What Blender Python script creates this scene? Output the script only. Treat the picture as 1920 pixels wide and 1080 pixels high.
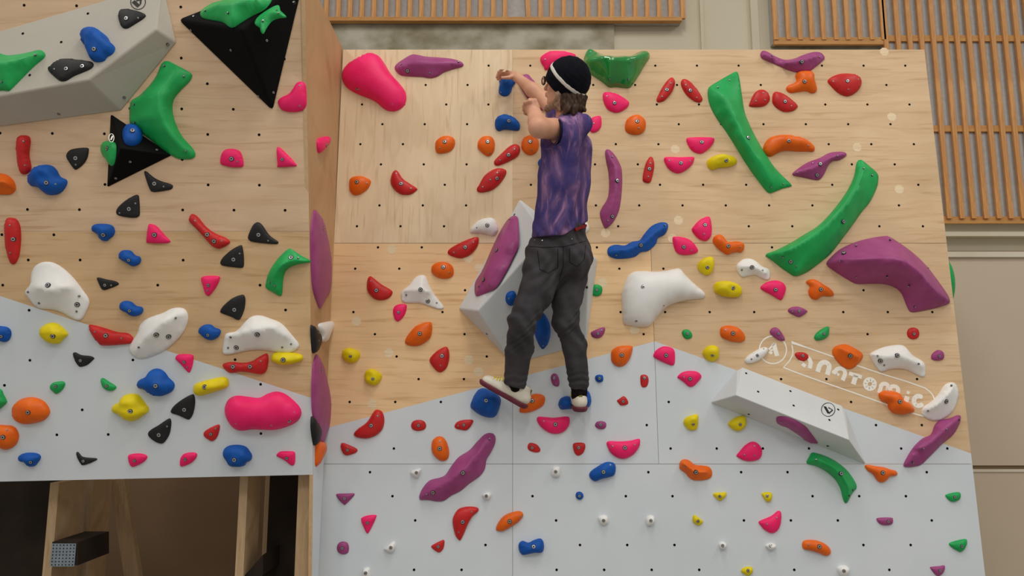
import bpy, math, random
import numpy as np
from mathutils import Vector, Matrix, noise
from mathutils.geometry import delaunay_2d_cdt
random.seed(4)
for o in list(bpy.data.objects): bpy.data.objects.remove(o)
scene = bpy.context.scene
C = scene.collection

# ---------------------------------------------------------------- camera, world, light, exposure
F = 1380.0                       # focal length in pixels of the 1920 px wide frame
PITCH = math.radians(8.3)
CAM = Vector((0.0, 0.0, 1.5))
cd = bpy.data.cameras.new('camera'); cam = bpy.data.objects.new('camera', cd); C.objects.link(cam)
cd.sensor_width = 36.0; cd.lens = 36.0 * F / 1920.0; cd.clip_end = 100
cam.location = CAM; cam.rotation_euler = (math.pi / 2 + PITCH, 0, 0)
scene.camera = cam
world = bpy.data.worlds.new('world'); scene.world = world; world.use_nodes = True
bg = world.node_tree.nodes['Background']; bg.inputs[0].default_value = (1.0, 0.97, 0.92, 1); bg.inputs[1].default_value = 0.46
def ceiling_light(x, y, z, sx, sy, power, tilt=0):
    l = bpy.data.lights.new('hall_light', 'AREA'); l.shape = 'RECTANGLE'; l.size = sx; l.size_y = sy
    l.energy = power; l.color = (1.0, 0.955, 0.88)
    o = bpy.data.objects.new('hall_light', l); C.objects.link(o); o.location = (x, y, z); o.rotation_euler = (tilt, 0, 0)
for lx, p1, p2 in ((-4.2, 60, 110), (0.4, 100, 115), (4.8, 85, 115)):
    ceiling_light(lx, 1.4, 6.6, 0.5, 2.4, p1)
    ceiling_light(lx, -3.0, 6.8, 0.5, 2.4, p2)
scene.view_settings.view_transform = 'Standard'; scene.view_settings.look = 'None'
scene.view_settings.gamma = 1.0; scene.view_settings.use_curve_mapping = False
scene.view_settings.exposure = -0.22

# ---------------------------------------------------------------- frames: a calibrated camera and the real planes of the walls
cp, sp_ = math.cos(PITCH), math.sin(PITCH)
RT = np.array([1.0, 0, 0]); UPV = np.array([0, -sp_, cp]); FW = np.array([0, cp, sp_])
M3 = np.stack([RT, -UPV, FW])    # rows: camera X right, Y down, Z forward
CAMN = np.array([0, 0, 1.5])
def to_world(p):                 # survey coordinates to world metres
    p = np.asarray(p, float)
    return p @ M3 + CAMN
def unit(a):
    a = np.asarray(a, float); return a / np.linalg.norm(a)
def ray(x, y): return np.array([(x - 960) / F, (y - 540) / F, 1.0])
def at(x, y, Z): return ray(x, y) * Z
class Plane:
    def __init__(s, o, n, up=(0, -1, 0)):
        s.o = np.asarray(o, float); s.n = unit(n)
        if s.n @ (-s.o) < 0: s.n = -s.n
        up = np.asarray(up, float)
        s.v = unit(up - s.n * (up @ s.n)); s.u = np.cross(s.v, s.n); s.u = unit(s.u)
    def hit(s, x, y, h=0.0):
        r = ray(x, y); return r * (((s.o + s.n * h) @ s.n) / (r @ s.n))
    def uv(s, x, y, h=0.0):
        d = s.hit(x, y, h) - s.o; return np.array([d @ s.u, d @ s.v])
    def pt(s, u, v, h=0.0): return s.o + s.u * u + s.v * v + s.n * h
    def mat(s, u, v):            # world matrix of a frame on the plane
        m = np.eye(4); m[:3, 0] = s.u @ M3; m[:3, 1] = s.v @ M3; m[:3, 2] = s.n @ M3
        m[:3, 3] = to_world(s.pt(u, v)); return Matrix(m.tolist())
def plane3(a, b, c): return Plane(a, np.cross(b - a, c - a))
S0, KK = 342.1, 0.048
R = Plane((0, 0, F / S0), (0, -KK * F, -S0))
L = Plane((-2.434, -0.2544, 3.51), (0.0303, 0.0327, -0.999))
RU0, RU1 = -0.987, 2.411
S = plane3(L.hit(573, 0), L.hit(587, 893), R.pt(RU0, R.uv(627, 456)[1]))

# ---------------------------------------------------------------- materials
def lin(c):
    return tuple(((v / 255) / 12.92 if v / 255 <= .04045 else ((v / 255 + .055) / 1.055) ** 2.4) for v in c)
def newmat(name, rough=0.6, spec=0.4):
    m = bpy.data.materials.new(name); m.use_nodes = True
    nt = m.node_tree; b = nt.nodes['Principled BSDF']
    b.inputs['Roughness'].default_value = rough
    b.inputs['Specular IOR Level'].default_value = spec
    return m, nt, b
def N(nt, t, **kw):
    n = nt.nodes.new(t)
    for k, v in kw.items(): setattr(n, k, v)
    return n
def noise_mat(name, c1, c2, scale=8, rough=.6, spec=.4, bump=.0, bscale=60, stretch=(1, 1, 1), detail=4, coat=0, dist=.002):
    m, nt, b = newmat(name, rough, spec)
    tc = N(nt, 'ShaderNodeTexCoord'); mp = N(nt, 'ShaderNodeMapping'); mp.inputs['Scale'].default_value = stretch
    nt.links.new(tc.outputs['Object'], mp.inputs[0])
    nz = N(nt, 'ShaderNodeTexNoise'); nz.inputs['Scale'].default_value = scale; nz.inputs['Detail'].default_value = detail
    nt.links.new(mp.outputs[0], nz.inputs[0])
    cr = N(nt, 'ShaderNodeValToRGB'); cr.color_ramp.elements[0].position = .35; cr.color_ramp.elements[1].position = .65
    cr.color_ramp.elements[0].color = (*lin(c1), 1); cr.color_ramp.elements[1].color = (*lin(c2), 1)
    nt.links.new(nz.outputs[0], cr.inputs[0]); nt.links.new(cr.outputs[0], b.inputs['Base Color'])
    if bump:
        n2 = N(nt, 'ShaderNodeTexNoise'); n2.inputs['Scale'].default_value = bscale; n2.inputs['Detail'].default_value = 3
        nt.links.new(mp.outputs[0], n2.inputs[0])
        bp = N(nt, 'ShaderNodeBump'); bp.inputs['Strength'].default_value = bump; bp.inputs['Distance'].default_value = dist
        nt.links.new(n2.outputs[0], bp.inputs['Height']); nt.links.new(bp.outputs[0], b.inputs['Normal'])
    if coat: b.inputs['Coat Weight'].default_value = coat; b.inputs['Coat Roughness'].default_value = .12
    return m
def wood_mat(name, light, dark, vertical=False, contrast=.5, fine=1.0, knots=False):
    m, nt, b = newmat(name, .55, .3)
    tc = N(nt, 'ShaderNodeTexCoord'); mp = N(nt, 'ShaderNodeMapping')
    mp.inputs['Scale'].default_value = (3.4, 1, .6) if vertical else (.6, 1, 3.4)
    nt.links.new(tc.outputs['Object'], mp.inputs[0])
    n1 = N(nt, 'ShaderNodeTexNoise'); n1.inputs['Scale'].default_value = 3.2 * fine; n1.inputs['Detail'].default_value = 9; n1.inputs['Roughness'].default_value = .62
    n1.inputs['Distortion'].default_value = 1.0
    nt.links.new(mp.outputs[0], n1.inputs[0])
    cr = N(nt, 'ShaderNodeValToRGB'); e = cr.color_ramp.elements
    e[0].position = .5 - contrast * .45; e[1].position = .5 + contrast * .4
    e[0].color = (*lin(dark), 1); e[1].color = (*lin(light), 1)
    nt.links.new(n1.outputs[0], cr.inputs[0])
    n2 = N(nt, 'ShaderNodeTexNoise'); n2.inputs['Scale'].default_value = 1.7; n2.inputs['Detail'].default_value = 2
    nt.links.new(tc.outputs['Object'], n2.inputs[0])
    mx = N(nt, 'ShaderNodeMixRGB', blend_type='MULTIPLY'); mx.inputs[0].default_value = .35
    cr2 = N(nt, 'ShaderNodeValToRGB'); cr2.color_ramp.elements[0].color = (.72, .70, .66, 1); cr2.color_ramp.elements[0].position = .35
    cr2.color_ramp.elements[1].color = (1, 1, 1, 1); cr2.color_ramp.elements[1].position = .6
    nt.links.new(n2.outputs[0], cr2.inputs[0]); nt.links.new(cr.outputs[0], mx.inputs[1]); nt.links.new(cr2.outputs[0], mx.inputs[2])
    # fine dark growth figures
    w = N(nt, 'ShaderNodeTexWave', wave_type='RINGS'); w.inputs['Scale'].default_value = 1.1; w.inputs['Distortion'].default_value = 14; w.inputs['Detail'].default_value = 3
    w.inputs['Detail Scale'].default_value = 1.2
    nt.links.new(mp.outputs[0], w.inputs[0])
    cr3 = N(nt, 'ShaderNodeValToRGB'); cr3.color_ramp.elements[0].color = (.86, .81, .75, 1); cr3.color_ramp.elements[0].position = .0
    cr3.color_ramp.elements[1].color = (1, 1, 1, 1); cr3.color_ramp.elements[1].position = .22
    nt.links.new(w.outputs[0], cr3.inputs[0])
    mx2 = N(nt, 'ShaderNodeMixRGB', blend_type='MULTIPLY'); mx2.inputs[0].default_value = .35
    nt.links.new(mx.outputs[0], mx2.inputs[1]); nt.links.new(cr3.outputs[0], mx2.inputs[2])
    mp4 = N(nt, 'ShaderNodeMapping'); mp4.inputs['Scale'].default_value = (24, 1, 1.3) if vertical else (1.3, 1, 24); nt.links.new(tc.outputs['Object'], mp4.inputs[0])
    n4 = N(nt, 'ShaderNodeTexNoise'); n4.inputs['Scale'].default_value = 2.2 * fine; n4.inputs['Detail'].default_value = 6; n4.inputs['Distortion'].default_value = .5; nt.links.new(mp4.outputs[0], n4.inputs[0])
    cr4 = N(nt, 'ShaderNodeValToRGB'); cr4.color_ramp.elements[0].color = (.74, .66, .56, 1); cr4.color_ramp.elements[0].position = .30
    cr4.color_ramp.elements[1].color = (1, 1, 1, 1); cr4.color_ramp.elements[1].position = .44
    nt.links.new(n4.outputs[0], cr4.inputs[0])
    mx4 = N(nt, 'ShaderNodeMixRGB', blend_type='MULTIPLY'); mx4.inputs[0].default_value = .7
    nt.links.new(mx2.outputs[0], mx4.inputs[1]); nt.links.new(cr4.outputs[0], mx4.inputs[2])
    nt.links.new(mx4.outputs[0], b.inputs['Base Color'])
    return m
W_PALE = wood_mat('birch_pale', (240, 217, 184), (226, 200, 163), True, .7)
W_MID = wood_mat('birch_mid', (234, 204, 166), (214, 180, 140), False, .7)
W_WARM = wood_mat('birch_warm', (250, 214, 166), (238, 196, 148), False, .8)
W_LEFT = wood_mat('birch_left', (230, 200, 168), (212, 178, 144), False, .7)
W_LEFT2 = wood_mat('birch_left_warm', (228, 194, 152), (210, 172, 128), False, .7)
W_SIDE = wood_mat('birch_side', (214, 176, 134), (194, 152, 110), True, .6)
PAINT = noise_mat('white_paint', (212, 220, 227), (219, 226, 232), 2.2, .55, .3, .12, 25)
EDGE = noise_mat('plywood_edge', (196, 164, 124), (206, 174, 134), 40, .7, .2)
HOLE = noise_mat('bolt_hole', (14, 12, 10), (20, 17, 14), 50, .9, .1)
PATCH = wood_mat('patch_veneer', (247, 227, 192), (236, 210, 172), False, .5, 2)
VOLW = noise_mat('volume_grey', (206, 206, 200), (214, 213, 207), 3, .75, .2, .3, 240)
VOLG = noise_mat('volume_warm_grey', (184, 179, 168), (190, 185, 174), 3, .75, .2, .3, 240)
VOLP = noise_mat('volume_white', (210, 214, 216), (216, 220, 222), 3, .7, .2, .3, 240)
VOLB = noise_mat('volume_black', (8, 8, 9), (12, 12, 13), 6, .7, .12, .4, 240)
LOGOW = noise_mat('logo_white', (253, 249, 240), (248, 243, 232), 20, .6)
LOGOK = noise_mat('logo_black', (18, 18, 18), (24, 24, 24), 20, .6)
STEEL = noise_mat('bolt_steel', (176, 176, 178), (206, 206, 208), 60, .3, .6); STEEL.node_tree.nodes['Principled BSDF'].inputs['Metallic'].default_value = .85
HC = {'r': ((192, 32, 34), (206, 40, 40), .42), 'p': ((246, 26, 104), (252, 38, 116), .5), 'o': ((232, 98, 10), (240, 110, 18), .4),
      'y': ((228, 206, 4), (238, 216, 10), .5), 'g': ((22, 160, 80), (32, 172, 90), .42), 'b': ((0, 78, 166), (0, 88, 180), .6),
      'k': ((28, 28, 29), (36, 36, 37), .55), 'w': ((238, 238, 236), (244, 243, 241), .42), 'u': ((156, 66, 124), (166, 74, 132), .42)}
HOLDM = {k: noise_mat('hold_' + k, a, b, 14, r, .32, .35, 260, dist=.0012) for k, (a, b, r) in HC.items()}
HOLDM['g2'] = noise_mat('hold_green_gloss', (4, 134, 48), (8, 142, 54), 14, .12, .6, coat=.8)

# ---------------------------------------------------------------- helpers
def mesh_obj(name, verts, faces, mats, parent=None, smooth=False, fm=None, mw=None):
    """verts in world metres (mw None) or in the frame mw; the origin goes to the frame or to the centre"""
    me = bpy.data.meshes.new(name)
    v = np.asarray(verts, float)
    if mw is None:
        c = (v.max(0) + v.min(0)) / 2; v = v - c; mw = Matrix.Translation(Vector(c))
    me.from_pydata(v.tolist(), [], [list(f) for f in faces])
    for m in (mats if isinstance(mats, (list, tuple)) else [mats]): me.materials.append(m)
    if fm is not None: me.polygons.foreach_set('material_index', fm)
    if smooth: me.polygons.foreach_set('use_smooth', [True] * len(me.polygons))
    me.update()
    o = bpy.data.objects.new(name, me); C.objects.link(o)
    if parent is not None:
        o.parent = parent; o.matrix_parent_inverse = Matrix.Identity(4)
        o.matrix_basis = parent.matrix_basis.inverted() @ mw if parent.parent is None else (parent.parent.matrix_basis @ parent.matrix_basis).inverted() @ mw
    else: o.matrix_basis = mw
    return o
def tag(o, label=None, cat=None, group=None, kind=None):
    if label: o['label'] = label
    if cat: o['category'] = cat
    if group: o['group'] = group
    if kind: o['kind'] = kind
    return o
def bevel(o, w, seg=2):
    m = o.modifiers.new('bevel', 'BEVEL'); m.width = w; m.segments = seg; m.limit_method = 'ANGLE'; m.angle_limit = math.radians(25); return o
def box_wf(a, b, w, d, side):
    """beam from a to b (world), width w along 'side', depth d"""
    a = np.asarray(a, float); b = np.asarray(b, float); ax = unit(b - a); s = unit(np.asarray(side, float) - ax * (ax @ side)); t = np.cross(ax, s)
    vs = [p + s * i * w / 2 + t * j * d / 2 for p in (a, b) for i, j in ((-1, -1), (1, -1), (1, 1), (-1, 1))]
    return vs, [(0, 3, 2, 1), (4, 5, 6, 7), (0, 1, 5, 4), (1, 2, 6, 5), (2, 3, 7, 6), (3, 0, 4, 7)]
def box_v(x0, x1, y0, y1, z0, z1):
    vs = [(x, y, z) for z in (z0, z1) for x, y in ((x0, y0), (x1, y0), (x1, y1), (x0, y1))]
    return vs, [(0, 3, 2, 1), (4, 5, 6, 7), (0, 1, 5, 4), (1, 2, 6, 5), (2, 3, 7, 6), (3, 0, 4, 7)]
class Acc:
    def __init__(s): s.v = []; s.f = []; s.m = []
    def add(s, vf, mi=0):
        v, f = vf; n = len(s.v); s.v += [tuple(x) for x in v]; s.f += [tuple(i + n for i in q) for q in f]; s.m += [mi] * len(f); return s
    def obj(s, name, mats, parent=None, smooth=False): return mesh_obj(name, s.v, s.f, mats, parent, smooth, s.m)
def clip(poly, a, b, keep_below):
    """clip 2-D pixel polygon by the line a-b; keep_below keeps larger y"""
    def side(p):
        yl = a[1] + (b[1] - a[1]) * (p[0] - a[0]) / (b[0] - a[0]); return (p[1] - yl) * (1 if keep_below else -1)
    out = []
    for i in range(len(poly)):
        p, q = poly[i], poly[(i + 1) % len(poly)]; sp, sq = side(p), side(q)
        if sp >= 0: out.append(p)
        if sp * sq < 0:
            t = sp / (sp - sq); out.append((p[0] + (q[0] - p[0]) * t, p[1] + (q[1] - p[1]) * t))
    return out
def inside(p, poly):
    c = False; x, y = p; j = len(poly) - 1
    for i in range(len(poly)):
        xi, yi = poly[i]; xj, yj = poly[j]
        if (yi > y) != (yj > y) and x < (xj - xi) * (y - yi) / (yj - yi) + xi: c = not c
        j = i
    return c
def disc(plane, u, v, r, h, n=8, rot=0.0):
    vs = [to_world(plane.pt(u + r * math.cos(rot + 2 * math.pi * i / n), v + r * math.sin(rot + 2 * math.pi * i / n), h)) for i in range(n)]
    return vs, [tuple(range(n))]
def slab(plane, poly, t0, t1):
    """polygon (pixels, on the plane) made into a board between heights t0 and t1 of the plane"""
    uv = [plane.uv(*p) for p in poly]
    top = [to_world(plane.pt(a, b, t1)) for a, b in uv]; bot = [to_world(plane.pt(a, b, t0)) for a, b in uv]; n = len(poly)
    return top, bot, [tuple(range(n)), tuple(range(2 * n - 1, n - 1, -1))] + [(i, i + n, (i + 1) % n + n, (i + 1) % n) for i in range(n)]
# lattice of threaded holes, offset rows (fitted to the photograph)
def lattice_R():
    for a in range(-14, 26):
        for b in range(-14, 26):
            A, B = a - .113, b - .009
            u = (A + B) / 2 * .2425; v = (A - B) / 2 * .242
            yield u, v
LP, LQ = 0.2426, 0.2418
def lattice_L():
    o = L.uv(3.6, 440); e = L.uv(534.4, 393.6) - o
    ax = np.array([e[0] / 5.5, 0.0]) ; sl = .0045
    for i in range(-8, 16):
        for j in range(-12, 14):
            if (i + j) % 2: continue
            yield o[0] + i * ax[0] / 2 + j * .0005, o[1] + j * .1203 + i * sl * 0
WALLS = {}
def panel(name, plane, poly, wood, lattice, label, lines=(), patches=(), thick=.018):
    acc = Acc()
    top, bot, faces = slab(plane, poly, -thick, -.0015)
    acc.add((top + bot, faces[1:]), 2)
    rest = [poly]; white = poly
    for a, b in lines:
        nr = []
        up = clip(white, a, b, False)
        if len(up) > 2: nr.append(up)
        white = clip(white, a, b, True)
        rest = (rest if rest != [poly] else []) + nr
        if len(white) < 3: break
    if not lines: white = []
    for p in rest:
        if len(p) > 2:
            q = [to_world(plane.hit(*x)) for x in p]; acc.add((q, [tuple(range(len(q)))]), 0)
    if len(white) > 2:
        q = [to_world(plane.hit(*x)) for x in white]; acc.add((q, [tuple(range(len(q)))]), 1)
    # rim closing the face to the board
    n = len(poly); q = [to_world(plane.hit(*x)) for x in poly] + [tuple(x) for x in top]
    acc.add((q, [(i, i + n, (i + 1) % n + n, (i + 1) % n) for i in range(n)]), 2)
    for (x, y) in patches:
        if inside((x, y), poly):
            u, v = plane.uv(x, y); acc.add(disc(plane, u, v, .027, .0004, 8, .3), 3)
    fp = [tuple(plane.uv(*x)) for x in poly]
    for u, v in lattice():
        if inside((u - .02, v), fp) and inside((u + .02, v), fp): acc.add(disc(plane, u, v, .0068, .0008, 9), 4)
    o = acc.obj('panel', [wood, PAINT, EDGE, PATCH, HOLE], WALLS[name]); o['label'] = label; return o

# ---------------------------------------------------------------- the hall
BACKY = 5.45
def wallbox(name, x0, x1, z0, z1, mat, y0=BACKY, y1=BACKY + .2):
    o = mesh_obj(name, *box_v(x0, x1, y0, y1, z0, z1), mat); tag(o, kind='structure'); return o
FLOOR = noise_mat('mat_floor', (150, 146, 138), (160, 156, 148), 3, .8, .2)
fl = mesh_obj('floor', *box_v(-7, 8, -7, BACKY + .2, -.2, 0), FLOOR); tag(fl, kind='structure')
def wz(py, Y=BACKY):             # height on the rear wall for a photo row
    r = (ray(960, py) @ M3); return 1.5 + r[2] / r[1] * Y
def wx(px, py, Y=BACKY):
    r = (ray(px, py) @ M3); return r[0] / r[1] * Y
BEIGE = noise_mat('wall_beige', (206, 190, 168), (212, 196, 175), 1.2, .8, .2, .1, 30)
CREAM = noise_mat('wall_cream', (216, 208, 186), (208, 199, 176), 1.0, .8, .2, .1, 30)
CREAM2 = noise_mat('ledge_cream', (226, 218, 200), (218, 208, 188), 2.0, .7, .2)
JOINT = noise_mat('joint_brown', (160, 138, 108), (168, 146, 116), 5, .8, .2)
STAIN = noise_mat('stained_concrete', (136, 128, 102), (196, 192, 176), 3.4, .9, .1, .4, 40, detail=12, stretch=(1, 1, 1.4))
SHADEB = noise_mat('void_board', (128, 104, 80), (140, 114, 88), 1.5, .8, .2)  # board brown deepened to stand in for the shade behind the left wall
z_j2, z_led = wz(876), wz(470)
wallbox('wall_back', -7, 8, wz(470), 8.0, CREAM)
wallbox('wall_back_panel_upper', 1.2, 8, wz(872), wz(480), BEIGE, BACKY - .025)
wallbox('wall_back_panel_lower', 1.2, 8, 0, wz(884), BEIGE, BACKY - .025)
wallbox('wall_back_base', 1.2, 8, 0, wz(470), JOINT, BACKY, BACKY + .2)
wallbox('wall_back_left', -7, 1.2, 0, wz(470), SHADEB, BACKY - .3)
o = mesh_obj('trim_1', *box_v(1.2, 8, BACKY - .05, BACKY - .024, wz(484), wz(474)), CREAM2); tag(o, kind='structure')
o = mesh_obj('trim_2', *box_v(1.2, 8, BACKY - .034, BACKY - .024, wz(884), wz(879)), CREAM2); tag(o, kind='structure')
o = mesh_obj('trim_3', *box_v(1.2, 8, BACKY - .10, BACKY, wz(448), wz(440)), CREAM); tag(o, kind='structure')
o = mesh_obj('trim_4', *box_v(wx(1312, 40), wx(1318, 40), BACKY - .02, BACKY, wz(200), 8), CREAM); tag(o, kind='structure')
o = mesh_obj('trim_5', *box_v(wx(1406, 40), wx(1420, 40), BACKY - .03, BACKY, wz(200), 8), CREAM); tag(o, kind='structure')
acc = Acc(); acc.add(box_v(wx(560, 60), wx(1150, 60), BACKY - .04, BACKY + .001, wz(150), wz(36)))
o = acc.obj('wall_back_concrete_band', [STAIN]); tag(o, kind='structure')
o = mesh_obj('wall_back_recess', *box_v(wx(1452, 80), wx(1668, 80), BACKY - .02, BACKY, wz(130), wz(80)), STAIN); tag(o, kind='structure')
SLAT = wood_mat('pine_slat', (226, 172, 112), (196, 132, 74), True, .6, 2)
SLAT2 = wood_mat('pine_rail', (216, 164, 100), (190, 132, 72), False, .6, 2)
GREYF = noise_mat('grey_felt', (178, 176, 174), (188, 186, 184), 30, .95, .1)
def slatted(x0, x1, z0, z1, rails, pitch, label, skip=(), tilt=()):
    e = bpy.data.objects.new('slatted_panel', None); C.objects.link(e); e.location = ((x0 + x1) / 2, BACKY, z0)
    bpy.context.view_layer.update()
    mesh_obj('backing', *box_v(x0, x1, BACKY - .06, BACKY - .005, z0 + .02, z1), GREYF, e)
    for rz, rh, th in rails: bevel(mesh_obj('rail', *box_v(x0, x1, BACKY - .06 - th, BACKY - .061, rz, rz + rh), SLAT2, e), .003)
    n = int((x1 - x0) / pitch)
    for i in range(n + 1):
        if i in skip: continue
        x = x0 + i * pitch; g = random.uniform(-.003, .003); dx = .03 if i in tilt else 0
        v, f = box_v(x + g, x + g + .036, BACKY - .098, BACKY - .074, z0 + .035, z1)
        v = [(a - (dx if c > z0 + .1 else 0), b, c) for a, b, c in v]
        bevel(mesh_obj('slat', v, f, SLAT, e), .003)
    tag(e, label, 'slatted panel', 'wooden slatted panels on the rear wall'); return e
sl_y = BACKY - .1
pt_ = (22.0 / F) * (BACKY + .35)
slatted(wx(585, 20, sl_y), wx(1278, 20, sl_y), wz(42, sl_y), 5.0, [(wz(40, sl_y), .034, .05)], pt_, 'pine slatted panel over grey felt, above the stained concrete band', skip=(17,), tilt=(18,))
slatted(wx(1452, 70, sl_y), wx(1664, 70, sl_y), wz(82, sl_y), 5.0, [(wz(82, sl_y), .06, .03)], pt_, 'short pine slatted panel over grey felt, at the top right above the climbing wall')
slatted(wx(1668, 200, sl_y), wx(1990, 200, sl_y), wz(418, sl_y), 5.0, [(wz(418, sl_y), .055, .02), (wz(245, sl_y), .05, .02), (wz(75, sl_y), .05, .02)], pt_, 'tall pine slatted panel over grey felt, along the right edge of the photo')
# ---------------------------------------------------------------- climbing walls
bpy.context.view_layer.update()
def empty(name, loc, label, cat, group=None):
    e = bpy.data.objects.new(name, None); C.objects.link(e); e.location = loc; tag(e, label, cat, group); return e
WALLS['right'] = empty('climbing_wall', (0.7, 3.8, 0), 'tall right climbing wall of plywood panels, the one the climber stands on', 'climbing wall')
WALLS['left'] = empty('climbing_wall', (-2.0, 3.7, 0), 'overhanging left climbing wall open underneath, with its narrow side strip', 'climbing wall')
def rpx(u, py):                  # photo column of plane coordinate u on the right wall at photo row py
    v = R.uv(960, py)[1]; p = R.pt(u, v); return (960 + F * p[0] / p[2], py)
PATCHES = [(735, 467), (878, 484), (899, 502), (668, 602), (729, 662), (879, 675), (897, 697), (698, 758), (1266, 280), (1135, 437), (1272, 413), (1130, 530), (1261, 447), (1190, 619), (1672, 219), (1686, 355), (1658, 97), (1607, 276)]
WL = [((622, 800), (1228, 640)), ((1228, 640), (1820, 850))]
uc, um = R.uv(961, 300)[0], R.uv(1223, 540)[0]
YB = 1350
def rq(ua, ub, ya, yb): return [rpx(ua, ya), rpx(ub, ya), rpx(ub, yb), rpx(ua, yb)]
G = .0009
p_ul = panel('right', R, rq(RU0, uc - G, 93, 455.6), W_PALE, lattice_R, 'pale plywood panel at the top left of the right wall, behind the very large pink hold', (), PATCHES)
p_ur = panel('right', R, rq(uc + G, RU1, 93, 455.6), W_MID, lattice_R, 'long plywood panel at the top right of the right wall, behind the climber and green holds', (), PATCHES)
panel('right', R, rq(RU0, uc - G, 456.4, 869.6), W_WARM, lattice_R, 'warm coloured plywood panel left of the central grey volume, white painted at its foot', WL, PATCHES)
panel('right', R, rq(uc + G, um - G, 456.4, 869.6), W_WARM, lattice_R, 'plywood panel behind the climber\'s legs and the central grey volume', WL, PATCHES)
p_mr = panel('right', R, rq(um + G, RU1, 456.4, 869.6), W_MID, lattice_R, 'plywood panel with the painted logo and the sloping white paint line', WL, PATCHES)
panel('right', R, rq(RU0, uc - G, 870.4, YB), W_WARM, lattice_R, 'all white panel at the bottom left of the right wall', WL)
panel('right', R, rq(uc + G, RU1, 870.4, YB), W_WARM, lattice_R, 'all white panel along the bottom right of the right wall', WL)
def lattice_none(): return []
el = lambda y: 573 + (y) * (14 / 893)
panel('left', L, [(-90, -90), (el(-90), -90), (el(433), 433.4), (-90, 433.4)], W_LEFT, lattice_L, 'upper plywood panel of the overhanging left wall')
panel('left', L, [(-90, 434), (el(433), 434), (587, 890), (-90, 905)], W_LEFT2, lattice_L, 'lower panel of the overhanging left wall, white below the sloping line', [((0, 555), (586, 747))])
ysm = lambda y: rpx(RU0, y)
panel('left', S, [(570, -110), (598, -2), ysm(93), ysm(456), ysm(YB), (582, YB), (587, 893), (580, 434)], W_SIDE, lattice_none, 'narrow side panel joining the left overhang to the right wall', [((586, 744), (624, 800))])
# white skirt of the strip below and its screws are in its mesh; return board behind the right edge
RE = Plane(R.pt(RU1, 0), (1, 0, 0)); RE.n = np.array([1.0, 0, 0]); RE.v = np.array([0, -1.0, 0]); RE.u = np.cross(RE.v, RE.n)
a = R.pt(RU1 - .018, R.uv(960, 95)[1], -.02); b = R.pt(RU1 - .018, R.uv(960, YB)[1], -.02)
q = [to_world(p) for p in (a, b)]; back = [x + np.array([0, .62, 0]) for x in q]
v = [*q, *reversed(back)]; v = v + [x + np.array([.018, 0, 0]) for x in v]
o = mesh_obj('panel', v, [(0, 1, 2, 3), (7, 6, 5, 4), (0, 4, 5, 1), (1, 5, 6, 2), (2, 6, 7, 3), (3, 7, 4, 0)], EDGE, WALLS['right'])

# ---------------------------------------------------------------- volumes
def volume(label, mat, verts, faces, bev=.006, holes=(), smooth=False):
    o = mesh_obj('climbing_volume', [to_world(p) for p in verts], faces, [mat, HOLE]); bevel(o, bev, 3)
    tag(o, label, 'climbing volume', 'climbing volumes'); 
    for pl, x, y in holes:
        u, v = pl.uv(x, y); vf = disc(pl, u, v, .0065, .0012, 9)
        s_ = mesh_obj('bolt_hole', *vf, HOLE, o)
    return o
# large grey volume, upper left
a0, a1 = L.hit(-150, 101), L.hit(306, -32); a2 = L.hit(165, 150, .15)
V1 = plane3(a0, a1, a2)
b_ = {'A': a0, 'B': a1, 'C': L.hit(332, 80), 'D': L.hit(228, 208), 'E': L.hit(-150, 258),
      'F': V1.hit(-150, 207), 'G': a2, 'H': V1.hit(293, 55), 'I': V1.hit(300, -14)}
k = list(b_); ix = {n: i for i, n in enumerate(k)}; fc = lambda s: tuple(ix[c] for c in s)
vol1 = volume('large pale grey volume at the top left, carrying black, blue and green holds', VOLG, [b_[n] for n in k],
       [fc('ABIHGF'), fc('FGDE'), fc('GHCD'), fc('HIBC'), fc('AFE'), fc('EDCBA')], .008,
       [(V1, 43, 63), (V1, 165, 25.5), (V1, 115, 79), (V1, 56, 141)])
# big black volume
pk = (452, 54); c0, c1, c2 = L.hit(330, 36), L.hit(513, 213), L.hit(578, -60); ap = L.hit(*pk, .17); tp = L.hit(452, -50)
V3 = plane3(c0, ap, c2)
volume('big black triangular volume at the top, pointing down, with two green holds', VOLB, [c0, c1, c2, ap], [(0, 3, 2), (0, 1, 3), (1, 2, 3), (0, 2, 1)], .014,
       [])
V3l, V3r = plane3(c0, c1, ap), plane3(c1, c2, ap)
# small black volume
d0, d1, d2, dl = L.hit(207, 212), L.hit(325, 291), L.hit(200, 353), L.hit(196, 345); ap2 = L.hit(226, 278, .11)
V2, V2l, V2b = plane3(d0, d1, ap2), plane3(d0, d2, ap2), plane3(d1, d2, ap2)
vol2 = volume('small black triangular volume left of the green three armed hold', VOLB, [d0, d1, d2, ap2], [(0, 1, 3), (1, 2, 3), (2, 0, 3), (0, 2, 1)], .006)
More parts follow.
